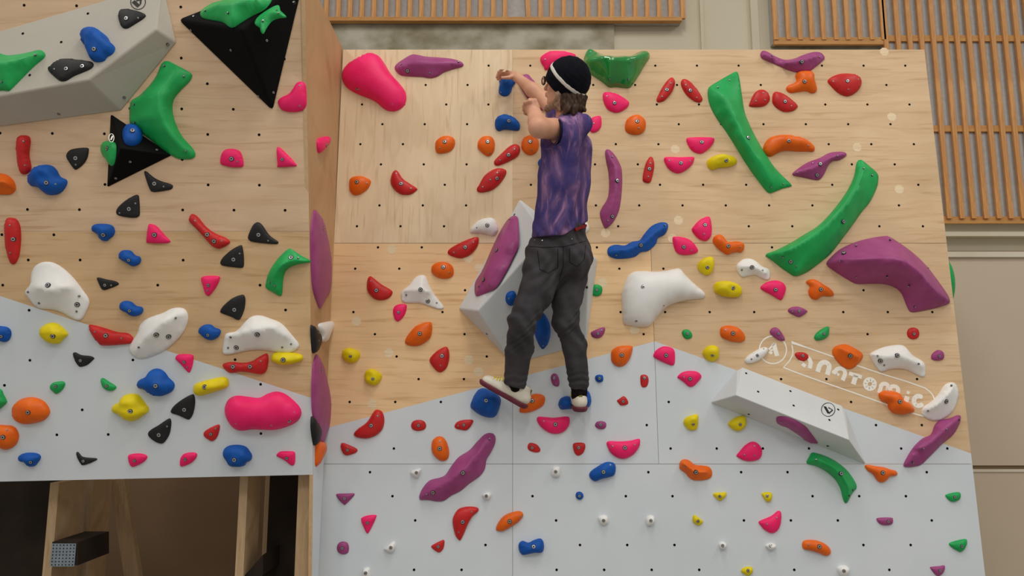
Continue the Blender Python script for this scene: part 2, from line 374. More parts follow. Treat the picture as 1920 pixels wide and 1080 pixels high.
# white volume on the right wall
e0, e1, e2, e3, e4, e5 = R.hit(1332, 755), R.hit(1382, 694), R.hit(1392, 688), R.hit(1578, 760), R.hit(1585, 769), R.hit(1624, 871)
g0 = R.hit(1380, 741, .16); V4t = plane3(e2, e3, g0); g1 = V4t.hit(1592, 825)
V4u = plane3((e0 + e5) / 2, g0, g1)
volume('long white volume on the right wall, shaded underneath, with a round emblem', VOLP, [e0, e1, e2, e3, e4, e5, g0, g1],
       [(0, 1, 6), (1, 2, 6), (6, 2, 3, 7), (3, 4, 7), (4, 5, 7), (0, 6, 7, 5), (0, 5, 4, 3, 2, 1)], .006,
       [(V4t, 1399, 700), (V4t, 1421.5, 734.5), (V4t, 1482, 733.5), (V4t, 1488, 760.5), (V4t, 1571.5, 768), (V4t, 1555, 787.5), (V4u, 1404, 776.5), (V4u, 1552, 836)])
# central grey volume behind the climber
T = lambda x, y: (840 + x / 3.2733, 370 + y / 3.2733)
f0, fR, fBR, fB, fL = R.hit(*T(440, 10)), R.hit(*T(918, 380)), R.hit(*T(850, 905)), R.hit(*T(400, 1026)), R.hit(*T(64, 683))
fA = R.hit(*T(180, 697), .17); V5f = plane3(fA, fB, fBR); fC = V5f.hit(*T(868, 345)); V5l = plane3(f0, fL, fA)
fC2 = V5f.hit(*T(600, 235))
volume('large grey volume in the centre, behind the climber\'s legs', VOLP, [f0, fR, fBR, fB, fL, fA, fC, fC2],
       [(0, 5, 4), (0, 7, 5), (0, 1, 6, 7), (6, 1, 2), (5, 7, 6, 2, 3), (4, 5, 3), (0, 4, 3, 2, 1)], .008)
PL = {'L': L, 'R': R, 'S': S, 'V1': V1, 'V2': V2, 'V2l': V2l, 'V3': V3, 'V4u': V4u, 'V5f': V5f, 'V5l': V5l}

# ---------------------------------------------------------------- climbing holds: a sheet over the outline inflated by a height field
TILE = {'A': (0, 0, 3.6), 'B': (300, 0, 3.6), 'C': (0, 230, 3.6), 'D': (300, 230, 3.6), 'E': (0, 480, 3.6), 'F': (300, 480, 3.6), 'G': (0, 700, 3.6), 'H': (300, 700, 3.6),
        'I': (600, 80, 3.6), 'J': (960, 80, 3.6), 'K': (1300, 80, 3.6), 'L': (600, 380, 3.6), 'M': (960, 380, 3.6), 'N': (1300, 380, 3.6), 'O': (1520, 380, 3.6),
        'Q': (580, 640, 3.6), 'R': (940, 640, 3.6), 'S': (1280, 620, 3.6), 'T': (1520, 620, 3.6), 'U': (580, 800, 3.8575), 'V': (940, 800, 3.8575),
        'W': (1280, 800, 3.8575), 'X': (1520, 800, 3.8575), 's': (560, 540, 3.0), 'c': (840, 370, 3.2733), 'e': (1320, 660, 4.5), 'p': (900, 90, 6.0)}
HF = {'k': .16, 'r': .24, 'p': .26, 'o': .34, 'y': .48, 'b': .46, 'g': .32, 'w': .34, 'u': .28}
PW = {'k': .33, 'r': .5, 'p': .5, 'o': .55, 'y': .5, 'b': .45, 'g': .5, 'w': .5, 'u': .55}
def smooth_loop(P, step):
    n = len(P); out = []
    for i in range(n):
        p0, p1, p2, p3 = P[i - 1], P[i], P[(i + 1) % n], P[(i + 2) % n]
        for t in np.linspace(0, 1, 8, endpoint=False):
            out.append(.5 * ((2 * p1) + (p2 - p0) * t + (2 * p0 - 5 * p1 + 4 * p2 - p3) * t * t + (3 * p1 - p0 - 3 * p2 + p3) * t ** 3))
    Q = np.array(out); seg = np.linalg.norm(np.roll(Q, -1, 0) - Q, axis=1); L_ = seg.sum(); m = max(14, int(L_ / step))
    cum = np.r_[0, np.cumsum(seg)]; Qc = np.vstack([Q, Q[:1]]); t = np.linspace(0, L_, m, endpoint=False)
    return np.c_[np.interp(t, cum, Qc[:, 0]), np.interp(t, cum, Qc[:, 1])]
def in_poly(Pt, B):
    x, y = Pt[:, 0], Pt[:, 1]; c = np.zeros(len(Pt), bool); j = len(B) - 1
    for i in range(len(B)):
        xi, yi = B[i]; xj, yj = B[j]
        with np.errstate(divide='ignore', invalid='ignore'):
            m = ((yi > y) != (yj > y)) & (x < (xj - xi) * (y - yi) / (yj - yi + 1e-15) + xi)
        c ^= m; j = i
    return c
def bolt_mesh(name, r, ring, deep):
    acc = Acc(); n = 16; cs = [(math.cos(2 * math.pi * i / n), math.sin(2 * math.pi * i / n)) for i in range(n)]
    def band(r0, z0, r1, z1, m):
        acc.add(([(c * r0, s * r0, z0) for c, s in cs] + [(c * r1, s * r1, z1) for c, s in cs], [(i, (i + 1) % n, n + (i + 1) % n, n + i) for i in range(n)]), m)
    band(ring, -.008, ring, .0012, 1); band(ring, .0012, r, .0008, 1); band(r, .0008, r, .0030, 0); band(r, .0030, r * .62, .0034, 0)
    hx = [(r * .55 * math.cos(math.pi * i / 3), r * .55 * math.sin(math.pi * i / 3), .0034) for i in range(6)]
    acc.add(([(c * r * .62, s * r * .62, .0034) for c, s in cs], [tuple(range(n))]), 0)
    acc.add((([(x, y, .0036) for x, y, _ in hx]), [tuple(range(6))]), 1)
    me = bpy.data.meshes.new(name); me.from_pydata(acc.v, [], acc.f); me.materials.append(STEEL); me.materials.append(RECESS); me.polygons.foreach_set('material_index', acc.m); return me
RECESS = noise_mat('bolt_recess', (46, 44, 44), (60, 58, 58), 50, .7, .2)
BOLT = bolt_mesh('bolt', .0088, .0118, 1); BOLTS = bolt_mesh('bolt_small', .0066, .0086, 1); SCREW = bolt_mesh('screw', .0038, .0048, 1)
def parse(s): return np.array([[float(c) for c in p.split(',')] for p in s.split()]) if s.strip() else np.zeros((0, 2))
def hold(line, idx):
    col, tile, pl, outl, bolts, screws, spine, hh, label = line.split('|')
    P = PL[pl]; ox, oy, sc = TILE[tile]
    px = lambda a: np.array([P.uv(ox + q[0] / sc, oy + q[1] / sc) for q in a])
    if pl == 'S': px = lambda a: np.array([P.uv(ox + q[0] / sc, oy + q[1] / sc, .012) for q in a])
    B0 = px(parse(outl)); cen = (B0.max(0) + B0.min(0)) / 2
    w = B0 - cen
    area = .5 * abs(np.dot(w[:, 0], np.roll(w[:, 1], 1)) - np.dot(w[:, 1], np.roll(w[:, 0], 1)))
    H = float(hh) / 1000 if hh else HF[col] * math.sqrt(area)
    if pl == 'S': H = .024
    small = area < .006
    s = min(max(math.sqrt(area) / 15, .0042), .0165)
    B = smooth_loop(w, s)
    x0, y0 = B.min(0); x1, y1 = B.max(0)
    rows = []
    for r_, y in enumerate(np.arange(y0, y1, s * .87)):
        for x in np.arange(x0 + (s / 2 if r_ % 2 else 0), x1, s): rows.append((x, y))
    I = np.array(rows); I = I[in_poly(I, B)]
    d = np.sqrt(((I[:, None] - B[None]) ** 2).sum(2)).min(1); I = I[d > .62 * s]
    SPp, SPh = [], []
    if spine.strip():
        for pol in spine.split('/'):
            q = [[float(c) for c in t.split(',')] for t in pol.split()]
            h_ = np.array([t[2] / 1000 for t in q]); xy = np.array([P.uv(ox + t[0] / sc, oy + t[1] / sc, t[2] / 1000) for t in q]) - cen
            for i in range(len(q) - 1):
                m = max(2, int(np.linalg.norm(xy[i + 1] - xy[i]) / (s * .8)))
                for t in np.linspace(0, 1, m, endpoint=(i == len(q) - 2)):
                    SPp.append(xy[i] * (1 - t) + xy[i + 1] * t); SPh.append(h_[i] * (1 - t) + h_[i + 1] * t)
        SPp = np.array(SPp); SPh = np.array(SPh)
        ok = in_poly(SPp, B) & (np.sqrt(((SPp[:, None] - B[None]) ** 2).sum(2)).min(1) > .5 * s)
        SPp, SPh = SPp[ok], SPh[ok]
        d = np.sqrt(((I[:, None] - SPp[None]) ** 2).sum(2)).min(1); I = I[d > .6 * s]
    else: SPp = np.zeros((0, 2))
    V = np.vstack([B, I, SPp]); nb = len(B)
    res = delaunay_2d_cdt([Vector(v) for v in V], [], [list(range(nb))], 1, 1e-7)
    VV = np.array([tuple(v) for v in res[0]]); faces = [tuple(f) for f in res[2]]; orig = res[3]
    n = len(VV); fixed = np.full(n, np.nan)
    isb = np.zeros(n, bool)
    for i, og in enumerate(orig):
        for j in og:
            if j < nb: isb[i] = True
            elif j >= len(B) + len(I): fixed[i] = SPh[j - len(B) - len(I)]
    if not orig or not any(len(o_) for o_ in orig): isb[:nb] = True
    fixed[isb] = 0
    A = np.zeros((n, n))
    for f in faces:
        for i in range(3):
            a_, b_ = f[i], f[(i + 1) % 3]; A[a_, b_] = A[b_, a_] = 1
    deg = A.sum(1); deg[deg == 0] = 1
    fr = np.isnan(fixed); has = len(SPp) > 0
    seed = Vector((idx * 3.17, idx * 1.31, 0))
    if not has:
        src = np.ones(n)
        nz = np.array([noise.noise(Vector((v[0] / (3.2 * math.sqrt(area)) * 4, v[1] / (3.2 * math.sqrt(area)) * 4, 0)) + seed) for v in VV])
        src *= np.clip(1 + (1.6 if col in 'by' else .7) * nz, .1, 3)
        src *= 1 + .5 * (VV[:, 1] / (abs(VV[:, 1]).max() + 1e-9))
    else: src = np.full(n, .25 * H / max(8, math.sqrt(n)) / 6)
    Lm = np.diag(deg) - A
    rhs = src[fr] + (A[np.ix_(fr, ~fr)] @ fixed[~fr])
    phi = fixed.copy()
    if fr.any(): phi[fr] = np.linalg.solve(Lm[np.ix_(fr, fr)], rhs)
    phi = np.clip(phi, 0, None)
    rim = min(.0055, H * .2)
    if has:
        h = phi * (1 - .0) ; mxh = h.max(); h = mxh * (h / mxh) ** .82
        if not hh: pass
    else:
        h = H * (phi / phi.max()) ** PW[col]
        if col in 'by' and area > .004:
            lump = np.array([noise.noise(Vector((v[0] * 22, v[1] * 22, 1)) + seed) for v in VV]); h *= 1 + .28 * lump * (h / H)
        if col == 'o' and area > .01:
            lump = np.array([noise.noise(Vector((v[0] * 14, v[1] * 14, 5)) + seed) for v in VV]); h *= 1 + .2 * lump * (h / H)
    h = h + rim
    verts = np.c_[VV, h]
    # boundary loop order for the skirt
    cnt = {}
    for f in faces:
        for i in range(3): cnt[(f[i], f[(i + 1) % 3])] = 1
    be = [(a_, b_) for (a_, b_) in cnt if (b_, a_) not in cnt]
    bi = sorted({a_ for e_ in be for a_ in e_}); mp_ = {a_: n + i for i, a_ in enumerate(bi)}
    skirt = verts[bi].copy(); skirt[:, :2] *= 1.0; skirt[:, 2] = 0
    allv = np.vstack([verts, skirt]); allf = list(faces) + [(b_, a_, mp_[a_], mp_[b_]) for a_, b_ in be]
    mat = HOLDM['g2'] if col == 'g' and 'glossy' in label else HOLDM[col]
    name = 'foothold' if area < .0045 and pl == 'R' else 'climbing_hold'
    o = mesh_obj(name, allv, allf, mat, None, True, None, P.mat(*cen))
    cn = {'k': 'black', 'r': 'red', 'p': 'pink', 'o': 'orange', 'y': 'yellow', 'b': 'blue', 'g': 'green', 'w': 'white', 'u': 'purple'}[col]
    where = {'L': 'the left wall', 'S': 'the side strip', 'R': 'the right wall'}.get(pl, 'the volumes')
    tag(o, label, 'climbing hold', cn + ' climbing holds on ' + where)
    def stick(me, nm, q, sink):
        k_ = px([q])[0] - cen
        for _ in range(2):
            z0 = h[np.argmin(((VV - k_) ** 2).sum(1))]; k2 = P.uv(ox + q[0] / sc, oy + q[1] / sc, z0) - cen
            if in_poly(k2[None], B * .94)[0]: k_ = k2
        dd = ((VV - k_) ** 2).sum(1); i3 = np.argsort(dd)[:3]; z = h[i3].min()
        # tilt with the surface
        near = np.argsort(dd)[:12]; Af = np.c_[VV[near] - k_, np.ones(len(near))]; g_ = np.linalg.lstsq(Af, h[near], rcond=None)[0]
        nv = Vector((-g_[0] * .6, -g_[1] * .6, 1)).normalized(); z = max(g_[2] - .0005, (h[i3].max() - .0005) if has else z - .004)
        b = bpy.data.objects.new(nm, me); C.objects.link(b); b.parent = o
        b.matrix_basis = Matrix.Translation((k_[0], k_[1], z - sink)) @ Vector((0, 0, 1)).rotation_difference(nv).to_matrix().to_4x4()
    for q in parse(bolts): stick(BOLTS if small else BOLT, 'bolt', q, 0)
    for q in parse(screws): stick(SCREW, 'screw', q, 0)
    return o
HOLDS = """r|C|L|135,95 165,86 200,95 208,130 202,180 200,225 212,290 208,325 170,350 140,335 125,270 120,200 122,140||162,128 168,288||35|slim upright red hold under the left end of the large grey volume
k|C|L|450,215 475,185 530,172 590,170 600,185 590,240 560,285 515,317 495,305 470,270 452,240|510,240|512,284|||black teardrop hold pointing down, just left of the small black volume
b|C|L|190,385 200,350 235,330 250,300 300,285 350,290 385,320 410,365 450,385 455,410 435,450 400,480 350,490 310,480 280,450 250,435 210,425|312,405|411,422|||large lobed blue hold below the upright red hold at far left
o|C|L|-40,350 20,345 60,360 95,395 108,440 95,470 60,485 0,485 -40,480|||-40,395,45 30,400,50 85,440,20||orange hold with a crease, cut by the photo's left edge beside the lobed blue hold
r|C|L|45,655 70,642 110,650 135,690 143,760 140,830 130,900 110,945 90,955 70,940 50,880 37,810 37,730|88,787|66,694 70,880|||tall flat red hold at far left above the big white dish hold
k|C|L|975,335 990,330 1040,370 1090,395 1155,415 1168,432 1150,452 1080,465 1030,467 1010,445 990,390|1042,412|1105,432|||black hooked hold touching the lower right edge of the small black volume
k|C|L|785,605 800,570 850,525 905,493 932,488 940,510 945,600 940,630 910,642 850,638 800,625|871,583|914,546 808,610|||black fin shaped hold below the bottom tip of the small black volume
b|C|L|625,715 635,692 670,683 730,685 765,700 777,735 765,765 740,785 725,798 695,797 675,780 665,755 640,740|696,757||||small blue kidney hold on the panel joint left of the pink triangle
p|C|L|1005,690 1025,685 1060,700 1110,755 1148,795 1145,808 1100,815 1000,812 990,800 995,750|1042,758||||pink triangular hold on the panel joint between blue kidney hold and long red hold
b|C|L|806,905 815,872 845,860 885,865 915,895 945,905 953,930 940,955 900,970 870,955 850,940 825,930|869,928||||small blue two lobed hold just below the left wall panel joint
k|E|L|655,150 670,145 720,158 780,170 803,186 790,200 740,220 705,230 685,220 665,180|708,197|751,198|||small black wedge hold right of the big white dish hold
b|E|L|812,345 820,315 850,302 890,310 920,335 960,345 967,370 950,395 910,407 880,400 860,380 830,372|874,370||||small blue hold between the black wedge and the white leaf hold
w|E|L|210,180 215,120 240,70 290,42 350,42 410,70 470,120 520,175 560,230 600,290 600,330 575,390 550,430 520,432 480,415 420,380 350,360 260,350 215,310 175,255 172,238 200,205|327,196 520,328|195,243 264,319 540,270 518,374|195,225,12 260,215,55 340,235,62 430,210,60 520,195,40||big white dished hold at far left, resting on the white paint line
w|E|L|875,640 878,600 905,560 930,520 945,470 985,430 1040,405 1100,385 1160,355 1210,348 1250,360 1270,400 1265,450 1240,510 1190,570 1120,630 1050,665 980,688 920,685|1055,533 1143,544|936,617 1192,418|920,640,25 1000,540,55 1100,450,60 1220,390,25||long white leaf shaped hold slanting across the paint line on the left wall
r|E|L|602,470 615,463 690,480 790,512 860,520 895,545 900,570 885,590 800,600 700,604 670,590 640,550 610,500|713,538|640,512 820,555|||red hold along the paint line between the two big white holds
b|E|L|-40,480 30,475 65,490 78,520 68,560 40,580 10,575 -40,560|8,543||||small blue hold cut by the photo's left edge, left of a yellow hold
y|E|L|278,510 290,480 325,455 370,450 410,470 455,515 457,535 430,560 405,588 360,592 315,575 285,545|356,541||||yellow lump hold directly below the big white dished hold
k|E|L|493,660 510,650 550,668 610,675 637,688 630,700 590,735 545,748 525,735 505,700|543,706||||small black hold on white paint between the yellow lump and two little green holds
g|E|L|340,880 360,855 410,845 435,850 440,870 420,905 385,930 365,920 345,900|374,880||||tiny green hold above the orange oval hold on the left wall
g|E|L|683,830 700,824 740,850 780,875 785,890 765,908 735,910 705,895 685,860|718,878||||tiny green crescent hold above the yellow lobed hold
p|E|L|1185,690 1200,667 1250,662 1300,668 1307,690 1300,740 1285,780 1270,783 1230,740 1195,705|1242,716|1263,750|||pink triangular hold just above the paint line, right of the white leaf hold
b|F|L|262,515 270,485 305,463 345,463 370,482 405,495 411,515 395,545 355,567 315,560 285,535|323,534||||small blue hold between the white leaf hold and the white arched hold
g|G|L|-40,100 10,110 25,140 48,185 40,205 0,240 -40,250||||30|green hold sliver cut by the photo's left edge above an orange hold
b|E|L|928,860 945,835 985,815 1005,785 1040,762 1080,762 1115,785 1140,820 1175,855 1178,885 1160,915 1110,940 1070,945 1030,935 990,905 940,890|1048,878||||big lobed blue hold on white paint at left, above the yellow lobed one
y|G|L|757,240 775,210 815,190 835,152 880,137 930,142 960,170 985,205 1005,235 1000,260 960,290 920,315 880,322 840,305 810,275 770,265|877,258||||big yellow lobed hold at lower left wall with creases between its lobes
o|G|L|83,262 95,220 130,182 180,163 240,163 300,190 335,240 335,275 300,315 240,335 170,342 110,320|188,264||||orange oval hold, whole and lying flat, at lower left
o|G|L|-40,360 50,350 100,362 125,400 127,440 105,485 50,515 0,500 -40,480|18,432|73,376|||orange round hold cut by the photo's left edge, under the orange oval
b|G|L|132,575 140,550 180,536 240,537 272,552 275,575 255,605 235,625 200,625 180,600 150,592|205,600||||small blue hold near the bottom edge of the left wall, farthest left in its row
k|G|L|515,540 528,530 555,560 590,568 645,572 658,580 640,592 600,610 560,620 545,610 525,575|562,592||||small black winged hold near the bottom edge of the left wall
p|G|L|866,560 885,545 940,540 985,550 995,567 975,595 930,620 895,630 875,610|908,590||||pink hold in the left wall's bottom row beside the black winged hold
p|G|L|1240,545 1290,533 1328,540 1325,570 1290,605 1235,627 1217,620 1218,580|1250,582||||pink slanted hold in the left wall's bottom row, next left of the blue ball hold
k|G|L|1000,405 1020,380 1070,350 1130,310 1150,305 1157,340 1145,410 1110,465 1080,473 1040,455 1010,430|1072,416|1128,358|||black fin hold, lower of the two between yellow and pink big holds
k|G|L|1155,250 1180,215 1240,170 1295,142 1312,150 1318,200 1305,270 1285,305 1265,310 1210,285 1160,268|1244,246||||black fin hold just below the long slanted yellow hold
r|H|L|295,405 310,385 350,362 395,345 405,360 395,410 375,445 350,457 325,445 300,425|343,411|376,373|||small red hold left of the big pink hold on the left wall
y|F|L|228,895 240,865 290,845 370,825 430,815 458,830 465,865 445,890 390,910 320,932 270,942 235,925|301,884||||long yellow hold slanting up to the right, on the white paint of the left wall
p|H|L|438,250 445,210 470,170 520,150 600,158 670,165 720,140 780,122 840,135 900,180 945,230 955,275 930,320 870,355 780,380 700,380 620,378 550,387 500,370 465,330 445,290|871,319|491,177 855,180 903,265 750,352 512,340||70|very large pink bone shaped hold at the lower right of the left wall
b|H|L|427,545 435,510 470,487 530,482 580,495 610,530 622,555 615,585 585,600 570,622 520,630 470,622 450,590 435,570|500,585||||chunky blue ball hold in the bottom row under the big pink hold
p|H|L|787,550 810,528 860,525 905,528 913,550 912,600 900,620 880,617 840,585 795,562|855,573||||pink wedge hold at the bottom right corner of the left wall
g|D|L|870,852 890,856 950,895 1015,930 1018,940 1000,945 940,955 880,975 845,1010 832,1060 828,1110 825,1150 818,1168 800,1165 765,1145 718,1115 718,1080 730,1030 760,970 810,905|884,910|740,1078 932,912 775,1100|1005,937,12 900,930,35 830,960,42 785,1010,40 770,1070,30 790,1140,15||green hook shaped hold near the right edge of the left wall
w|F|L|425,640 428,600 440,540 455,520 510,510 545,480 590,430 630,405 680,402 740,420 820,455 880,520 935,590 938,612 905,640 850,655 780,645 680,632 580,640 480,662 435,662|658,531 515,618|474,546 460,620 884,595 825,617|470,540,25 560,520,50 660,495,62 760,480,60 860,540,30||big white arched hold on the left wall, above a red and a yellow hold
r|F|L|425,740 435,725 480,715 560,720 620,710 670,680 715,658 728,665 733,700 725,760 705,790 670,797 600,785 540,780 480,790 445,770|492,748 608,747|681,711|||red bone shaped hold under the white arched hold
y|F|L|752,690 770,655 830,648 920,655 960,670 965,695 945,712 900,725 830,735 780,720 755,705|830,702||||long level yellow hold tucked under the white arched hold
k|D|L|595,770 605,740 630,690 660,672 690,690 740,760 795,800 798,815 780,820 700,815 620,803 597,785|665,757|730,797|||black boot shaped hold right of the long slanted red hold
k|D|L|408,945 430,905 490,855 545,827 557,840 566,900 566,965 550,980 490,975 425,965|496,924|538,884|||black fin hold directly below the tip of the long slanted red hold
r|D|L|198,650 210,622 230,618 260,640 310,700 370,745 440,775 472,800 465,820 420,845 390,850 350,830 300,775 250,720 205,675|318,756 364,800|238,664 415,799|||long curved red hold slanting down to the right over the left wall joint
k|F|L|408,370 430,335 490,285 550,262 570,268 577,300 570,360 545,420 525,431 480,410 415,385|502,363||||black fin hold standing above the white arched hold
p|F|L|278,155 295,138 350,133 400,138 403,160 380,210 340,262 322,268 305,250 290,200|325,198|320,233|||pink hold pointing down, left of the black fin and above a small blue hold
p|D|L|408,265 415,220 440,185 490,177 535,190 555,225 565,280 550,300 480,300 420,285|482,244|523,263|||pink half round hold alone below the big black volume
p|D|L|790,175 805,165 840,195 890,245 922,285 910,295 800,300 795,280 790,230|825,248||||pink triangular hold at the right, below the lowest tip of the big black volume
p|B|L|797,690 820,660 870,635 900,600 925,560 960,553 985,575 992,650 990,710 965,745 910,757 850,752 815,735||940,578 943,714|||pink rounded hold beside the lowest tip of the big black volume
g|A|L|1115,415 1140,415 1220,455 1290,495 1297,515 1280,550 1220,610 1175,670 1165,740 1185,830 1230,920 1300,1000 1320,1040 1310,1065 1270,1075 1200,1070 1130,1030 1050,970 960,900 900,850 880,835 877,800 885,690 940,650 1010,580 1060,510 1090,440||1110,445 1240,514 903,704 903,827 1257,1021|1200,470,14 1130,590,40 1085,650,65 1085,740,75 1110,850,70 1180,950,50 1265,1035,15/1085,650,65 990,665,45 895,700,12/1085,790,75 990,795,55 890,820,12||large green three armed hold between the grey volume and the small black volume
b|A|V1|562,275 575,230 620,212 680,218 725,250 745,285 775,315 775,345 755,370 725,385 705,412 650,420 615,400 595,360 590,325 570,305|636,332||||blue lobed hold mounted on the large grey volume
k|A|V1|328,475 350,445 400,412 470,402 560,410 620,420 633,440 615,465 560,490 500,515 450,545 410,548 370,520|446,464 555,446|366,466|||long black hold on the large grey volume, left below the blue hold
k|A|V1|800,110 810,78 845,63 910,72 970,92 985,108 965,130 910,165 860,193 825,185 808,150|851,124|933,122|||short black hold on the large grey volume near its round emblem
g|A|V1|-60,370 60,378 180,362 260,342 295,350 307,375 290,400 230,450 150,530 80,600 60,615 20,610 -60,600||249,380 42,576|-60,420,55 20,430,55 150,410,45 280,370,15/20,430,55 45,590,15||green wedge hold on the large grey volume, cut by the photo's left edge
b|C|V2|825,80 835,40 865,22 910,25 945,50 962,90 955,125 925,150 880,158 840,135|888,104||||round blue hold mounted on the small black volume
g|C|V2l|675,190 690,155 725,125 770,130 785,155 785,210 775,270 760,293 745,280 720,240 685,215|722,174|||25|small pale green hold on the left edge of the small black volume
g|B|V3|275,95 290,70 360,25 450,0 470,-30 740,-30 755,0 735,35 700,70 620,110 540,160 500,185 470,183 420,150 340,135 285,120||308,79 489,140 690,44|300,88,15 400,40,45 500,20,60 620,10,60 720,0,25/500,20,60 490,165,15||large green hold on the big black volume, cut by the photo's top edge
g|B|V3|643,165 660,125 710,85 770,50 805,43 815,75 850,110 848,120 800,125 755,145 720,190 700,228 685,222 675,190||700,152 790,72 806,97|690,200,12 690,140,25 750,90,30 820,100,12||small green curved hold on the big black volume, beside the larger green one
p|D|S|1075,115 1100,100 1140,92 1157,105 1145,140 1110,185 1090,205 1078,195 1072,150|1124,150||||small pink hold on the narrow side strip between the two walls
u|D|S|1055,590 1080,610 1110,660 1130,740 1150,830 1163,900 1167,1000 1165,1080 1155,1150 1130,1190 1100,1250 1090,1253 1075,1220 1045,1120 1035,1000 1030,850 1030,730 1040,650|1103,716|1083,646 1147,935|||upper of the two tall purple holds on the narrow side strip
k|F|S|1035,465 1055,490 1085,530 1095,565 1085,600 1065,640 1050,657 1040,640 1033,560 1030,490||1052,520 1072,572|||black hold on the side strip between the two tall purple holds
w|F|S|1085,460 1120,448 1170,440 1187,455 1185,480 1165,505 1150,540 1135,575 1110,577 1090,565 1100,540 1085,500|||||small white hold on the side strip right beside the upper black one
u|s|S|108,375 125,390 145,430 160,500 178,570 190,650 185,750 165,830 150,870 130,870 110,830 95,760 85,650 85,520 92,430|130,462|127,420 181,652|||lower of the two tall purple holds on the narrow side strip
k|s|S|85,722 100,750 128,790 128,830 105,880 95,882 88,850 80,790 80,740|||||black hold on the side strip overlapping the foot of the lower purple hold
o|s|S|108,870 130,862 155,870 160,895 155,930 135,965 112,1003 105,990 105,940 105,900|||||orange hold at the bottom of the side strip's column of holds
p|I|R|148,235 155,190 185,150 230,125 270,110 300,85 350,75 400,95 440,150 480,215 530,270 575,330 583,385 565,430 520,460 470,463 430,445 390,410 350,385 290,362 220,330 170,290|250,303|217,138 190,272 546,340 488,417 325,348||75|very large pink hold at the top left corner of the right wall
u|I|R|505,170 520,145 570,110 620,83 660,85 720,97 800,102 880,110 940,125 968,145 960,163 900,180 840,200 790,230 740,240 690,232 600,228 545,220 515,195|592,196|547,148 741,209 936,132|530,170,30 640,130,50 800,140,42 950,148,12||purple hold at the top of the right wall, beside the very large pink hold
b|I|R|1216,240 1325,240 1325,262 1300,300 1285,340 1265,360 1235,362 1210,345 1207,315 1214,280||1222,334|||blue pinch hold gripped from above by the climber's far hand
b|I|R|1180,550 1190,515 1230,495 1290,500 1335,530 1350,560 1345,590 1320,595 1280,590 1240,588 1210,598 1188,585|1275,527||||blue rounded hold below the gripped blue hold, over the panel joint
o|I|R|778,700 785,665 820,638 870,632 905,650 912,685 895,720 860,742 800,748 783,730|841,668|807,711|||leftmost of the three rounded orange holds in a row left of the climber's chest
o|I|R|1063,690 1075,655 1110,633 1155,637 1178,670 1178,720 1160,755 1130,767 1095,745 1070,720|1132,669|1140,747|||middle of the three rounded orange holds in a row left of the climber's chest
o|J|R|62,690 75,650 115,628 155,635 180,670 178,715 160,745 125,760 90,748 68,720|123,668|132,725|||rounded orange hold nearest the climber's chest, right of the panel joint
r|I|R|1175,815 1180,795 1230,745 1280,700 1320,686 1345,700 1350,735 1330,770 1270,805 1210,828 1185,828|1273,758|1313,720 1216,793|||upper, narrower of two slanted red holds left of the climber's torso
r|I|R|1058,990 1075,960 1110,900 1170,858 1220,850 1255,862 1255,890 1220,945 1170,990 1110,1010 1070,1008|1195,915|1197,879 1099,975 1150,925|||lower, wider of two slanted red holds left of the climber's torso
o|I|R|198,965 205,920 245,903 290,905 335,925 344,945 325,985 280,1020 235,1030 205,1005|248,940|316,948|||orange hold at the left edge of the right wall, left of the red crescent
r|I|R|477,925 490,880 510,862 530,875 560,920 610,955 655,985 650,1000 610,1025 550,1025 505,995 482,960|546,952|512,883 612,984|||red crescent hold below the very large pink hold on the right wall
p|J|R|190,115 210,85 260,62 330,60 400,72 430,90 400,130 240,185 215,165||225,113|||pink hold partly hidden behind the climber's black hat
g|J|R|485,115 500,70 520,45 545,52 620,85 740,93 800,90 850,68 900,58 925,75 925,105 890,160 850,230 800,300 770,307 700,300 655,302 620,275 570,240 520,205 490,160||654,272 777,277 530,65|495,130,25 540,118,60 610,100,95 700,105,105 800,108,95 860,95,55 915,80,15/650,110,98 645,290,20/760,110,98 780,290,20||glossy green winged hold right of the climber's hat
p|J|R|612,370 620,340 660,338 720,355 775,390 790,410 775,440 730,468 690,472 645,450 622,410|693,406|640,362|||pink hold directly under the glossy green winged hold
p|J|R|530,520 560,500 595,497 604,530 600,570 575,600 540,607 520,580||552,545|||pink hold half hidden behind the climber's shoulder
o|J|R|762,575 770,530 800,500 845,490 885,510 903,550 890,600 850,622 800,618 770,600|846,531|855,577|||round orange hold right of the climber's shoulder
r|J|R|975,390 985,360 1010,310 1045,260 1075,237 1095,250 1098,285 1075,340 1030,390 990,403|1046,317|1072,274 1013,364|||left one of a pair of slim red holds leaning together
r|J|R|1140,285 1145,255 1165,247 1200,265 1250,320 1283,375 1280,395 1260,405 1220,390 1170,345|1204,322|1173,286 1247,371|||right one of a pair of slim red holds leaning together
p|J|R|1177,650 1200,643 1280,640 1355,645 1363,665 1340,705 1290,745 1250,747 1210,725 1182,680|1281,671||||upper of two flat topped pink holds left of the long green slanted hold
p|J|R|1025,785 1045,773 1130,775 1220,773 1228,790 1210,830 1160,870 1110,882 1060,855 1035,820|1139,812|1062,797 1202,800|||lower, wider of two flat topped pink holds left of the long green slanted hold
y|K|R|90,820 100,790 150,765 210,762 265,770 290,795 285,820 240,840 170,845 135,860 105,850|223,794||||yellow hold touching the left side of the long green slanted hold
r|J|R|882,930 888,870 905,810 930,773 950,780 960,830 950,890 935,940 910,947|928,852|935,815 920,905|||slim upright red hold between the tall purple hold and a pink hold
u|J|R|628,740 640,722 665,730 700,770 735,840 743,900 742,980 732,1080 715,1150 680,1215 640,1252 625,1248 603,1200 593,1150 610,1110 645,1050 655,970 650,870 635,800|709,936 677,1172|676,772 646,1203|645,745,15 700,850,40 700,1000,45 660,1130,40 635,1240,15||tall curved purple hold just right of the climber's back
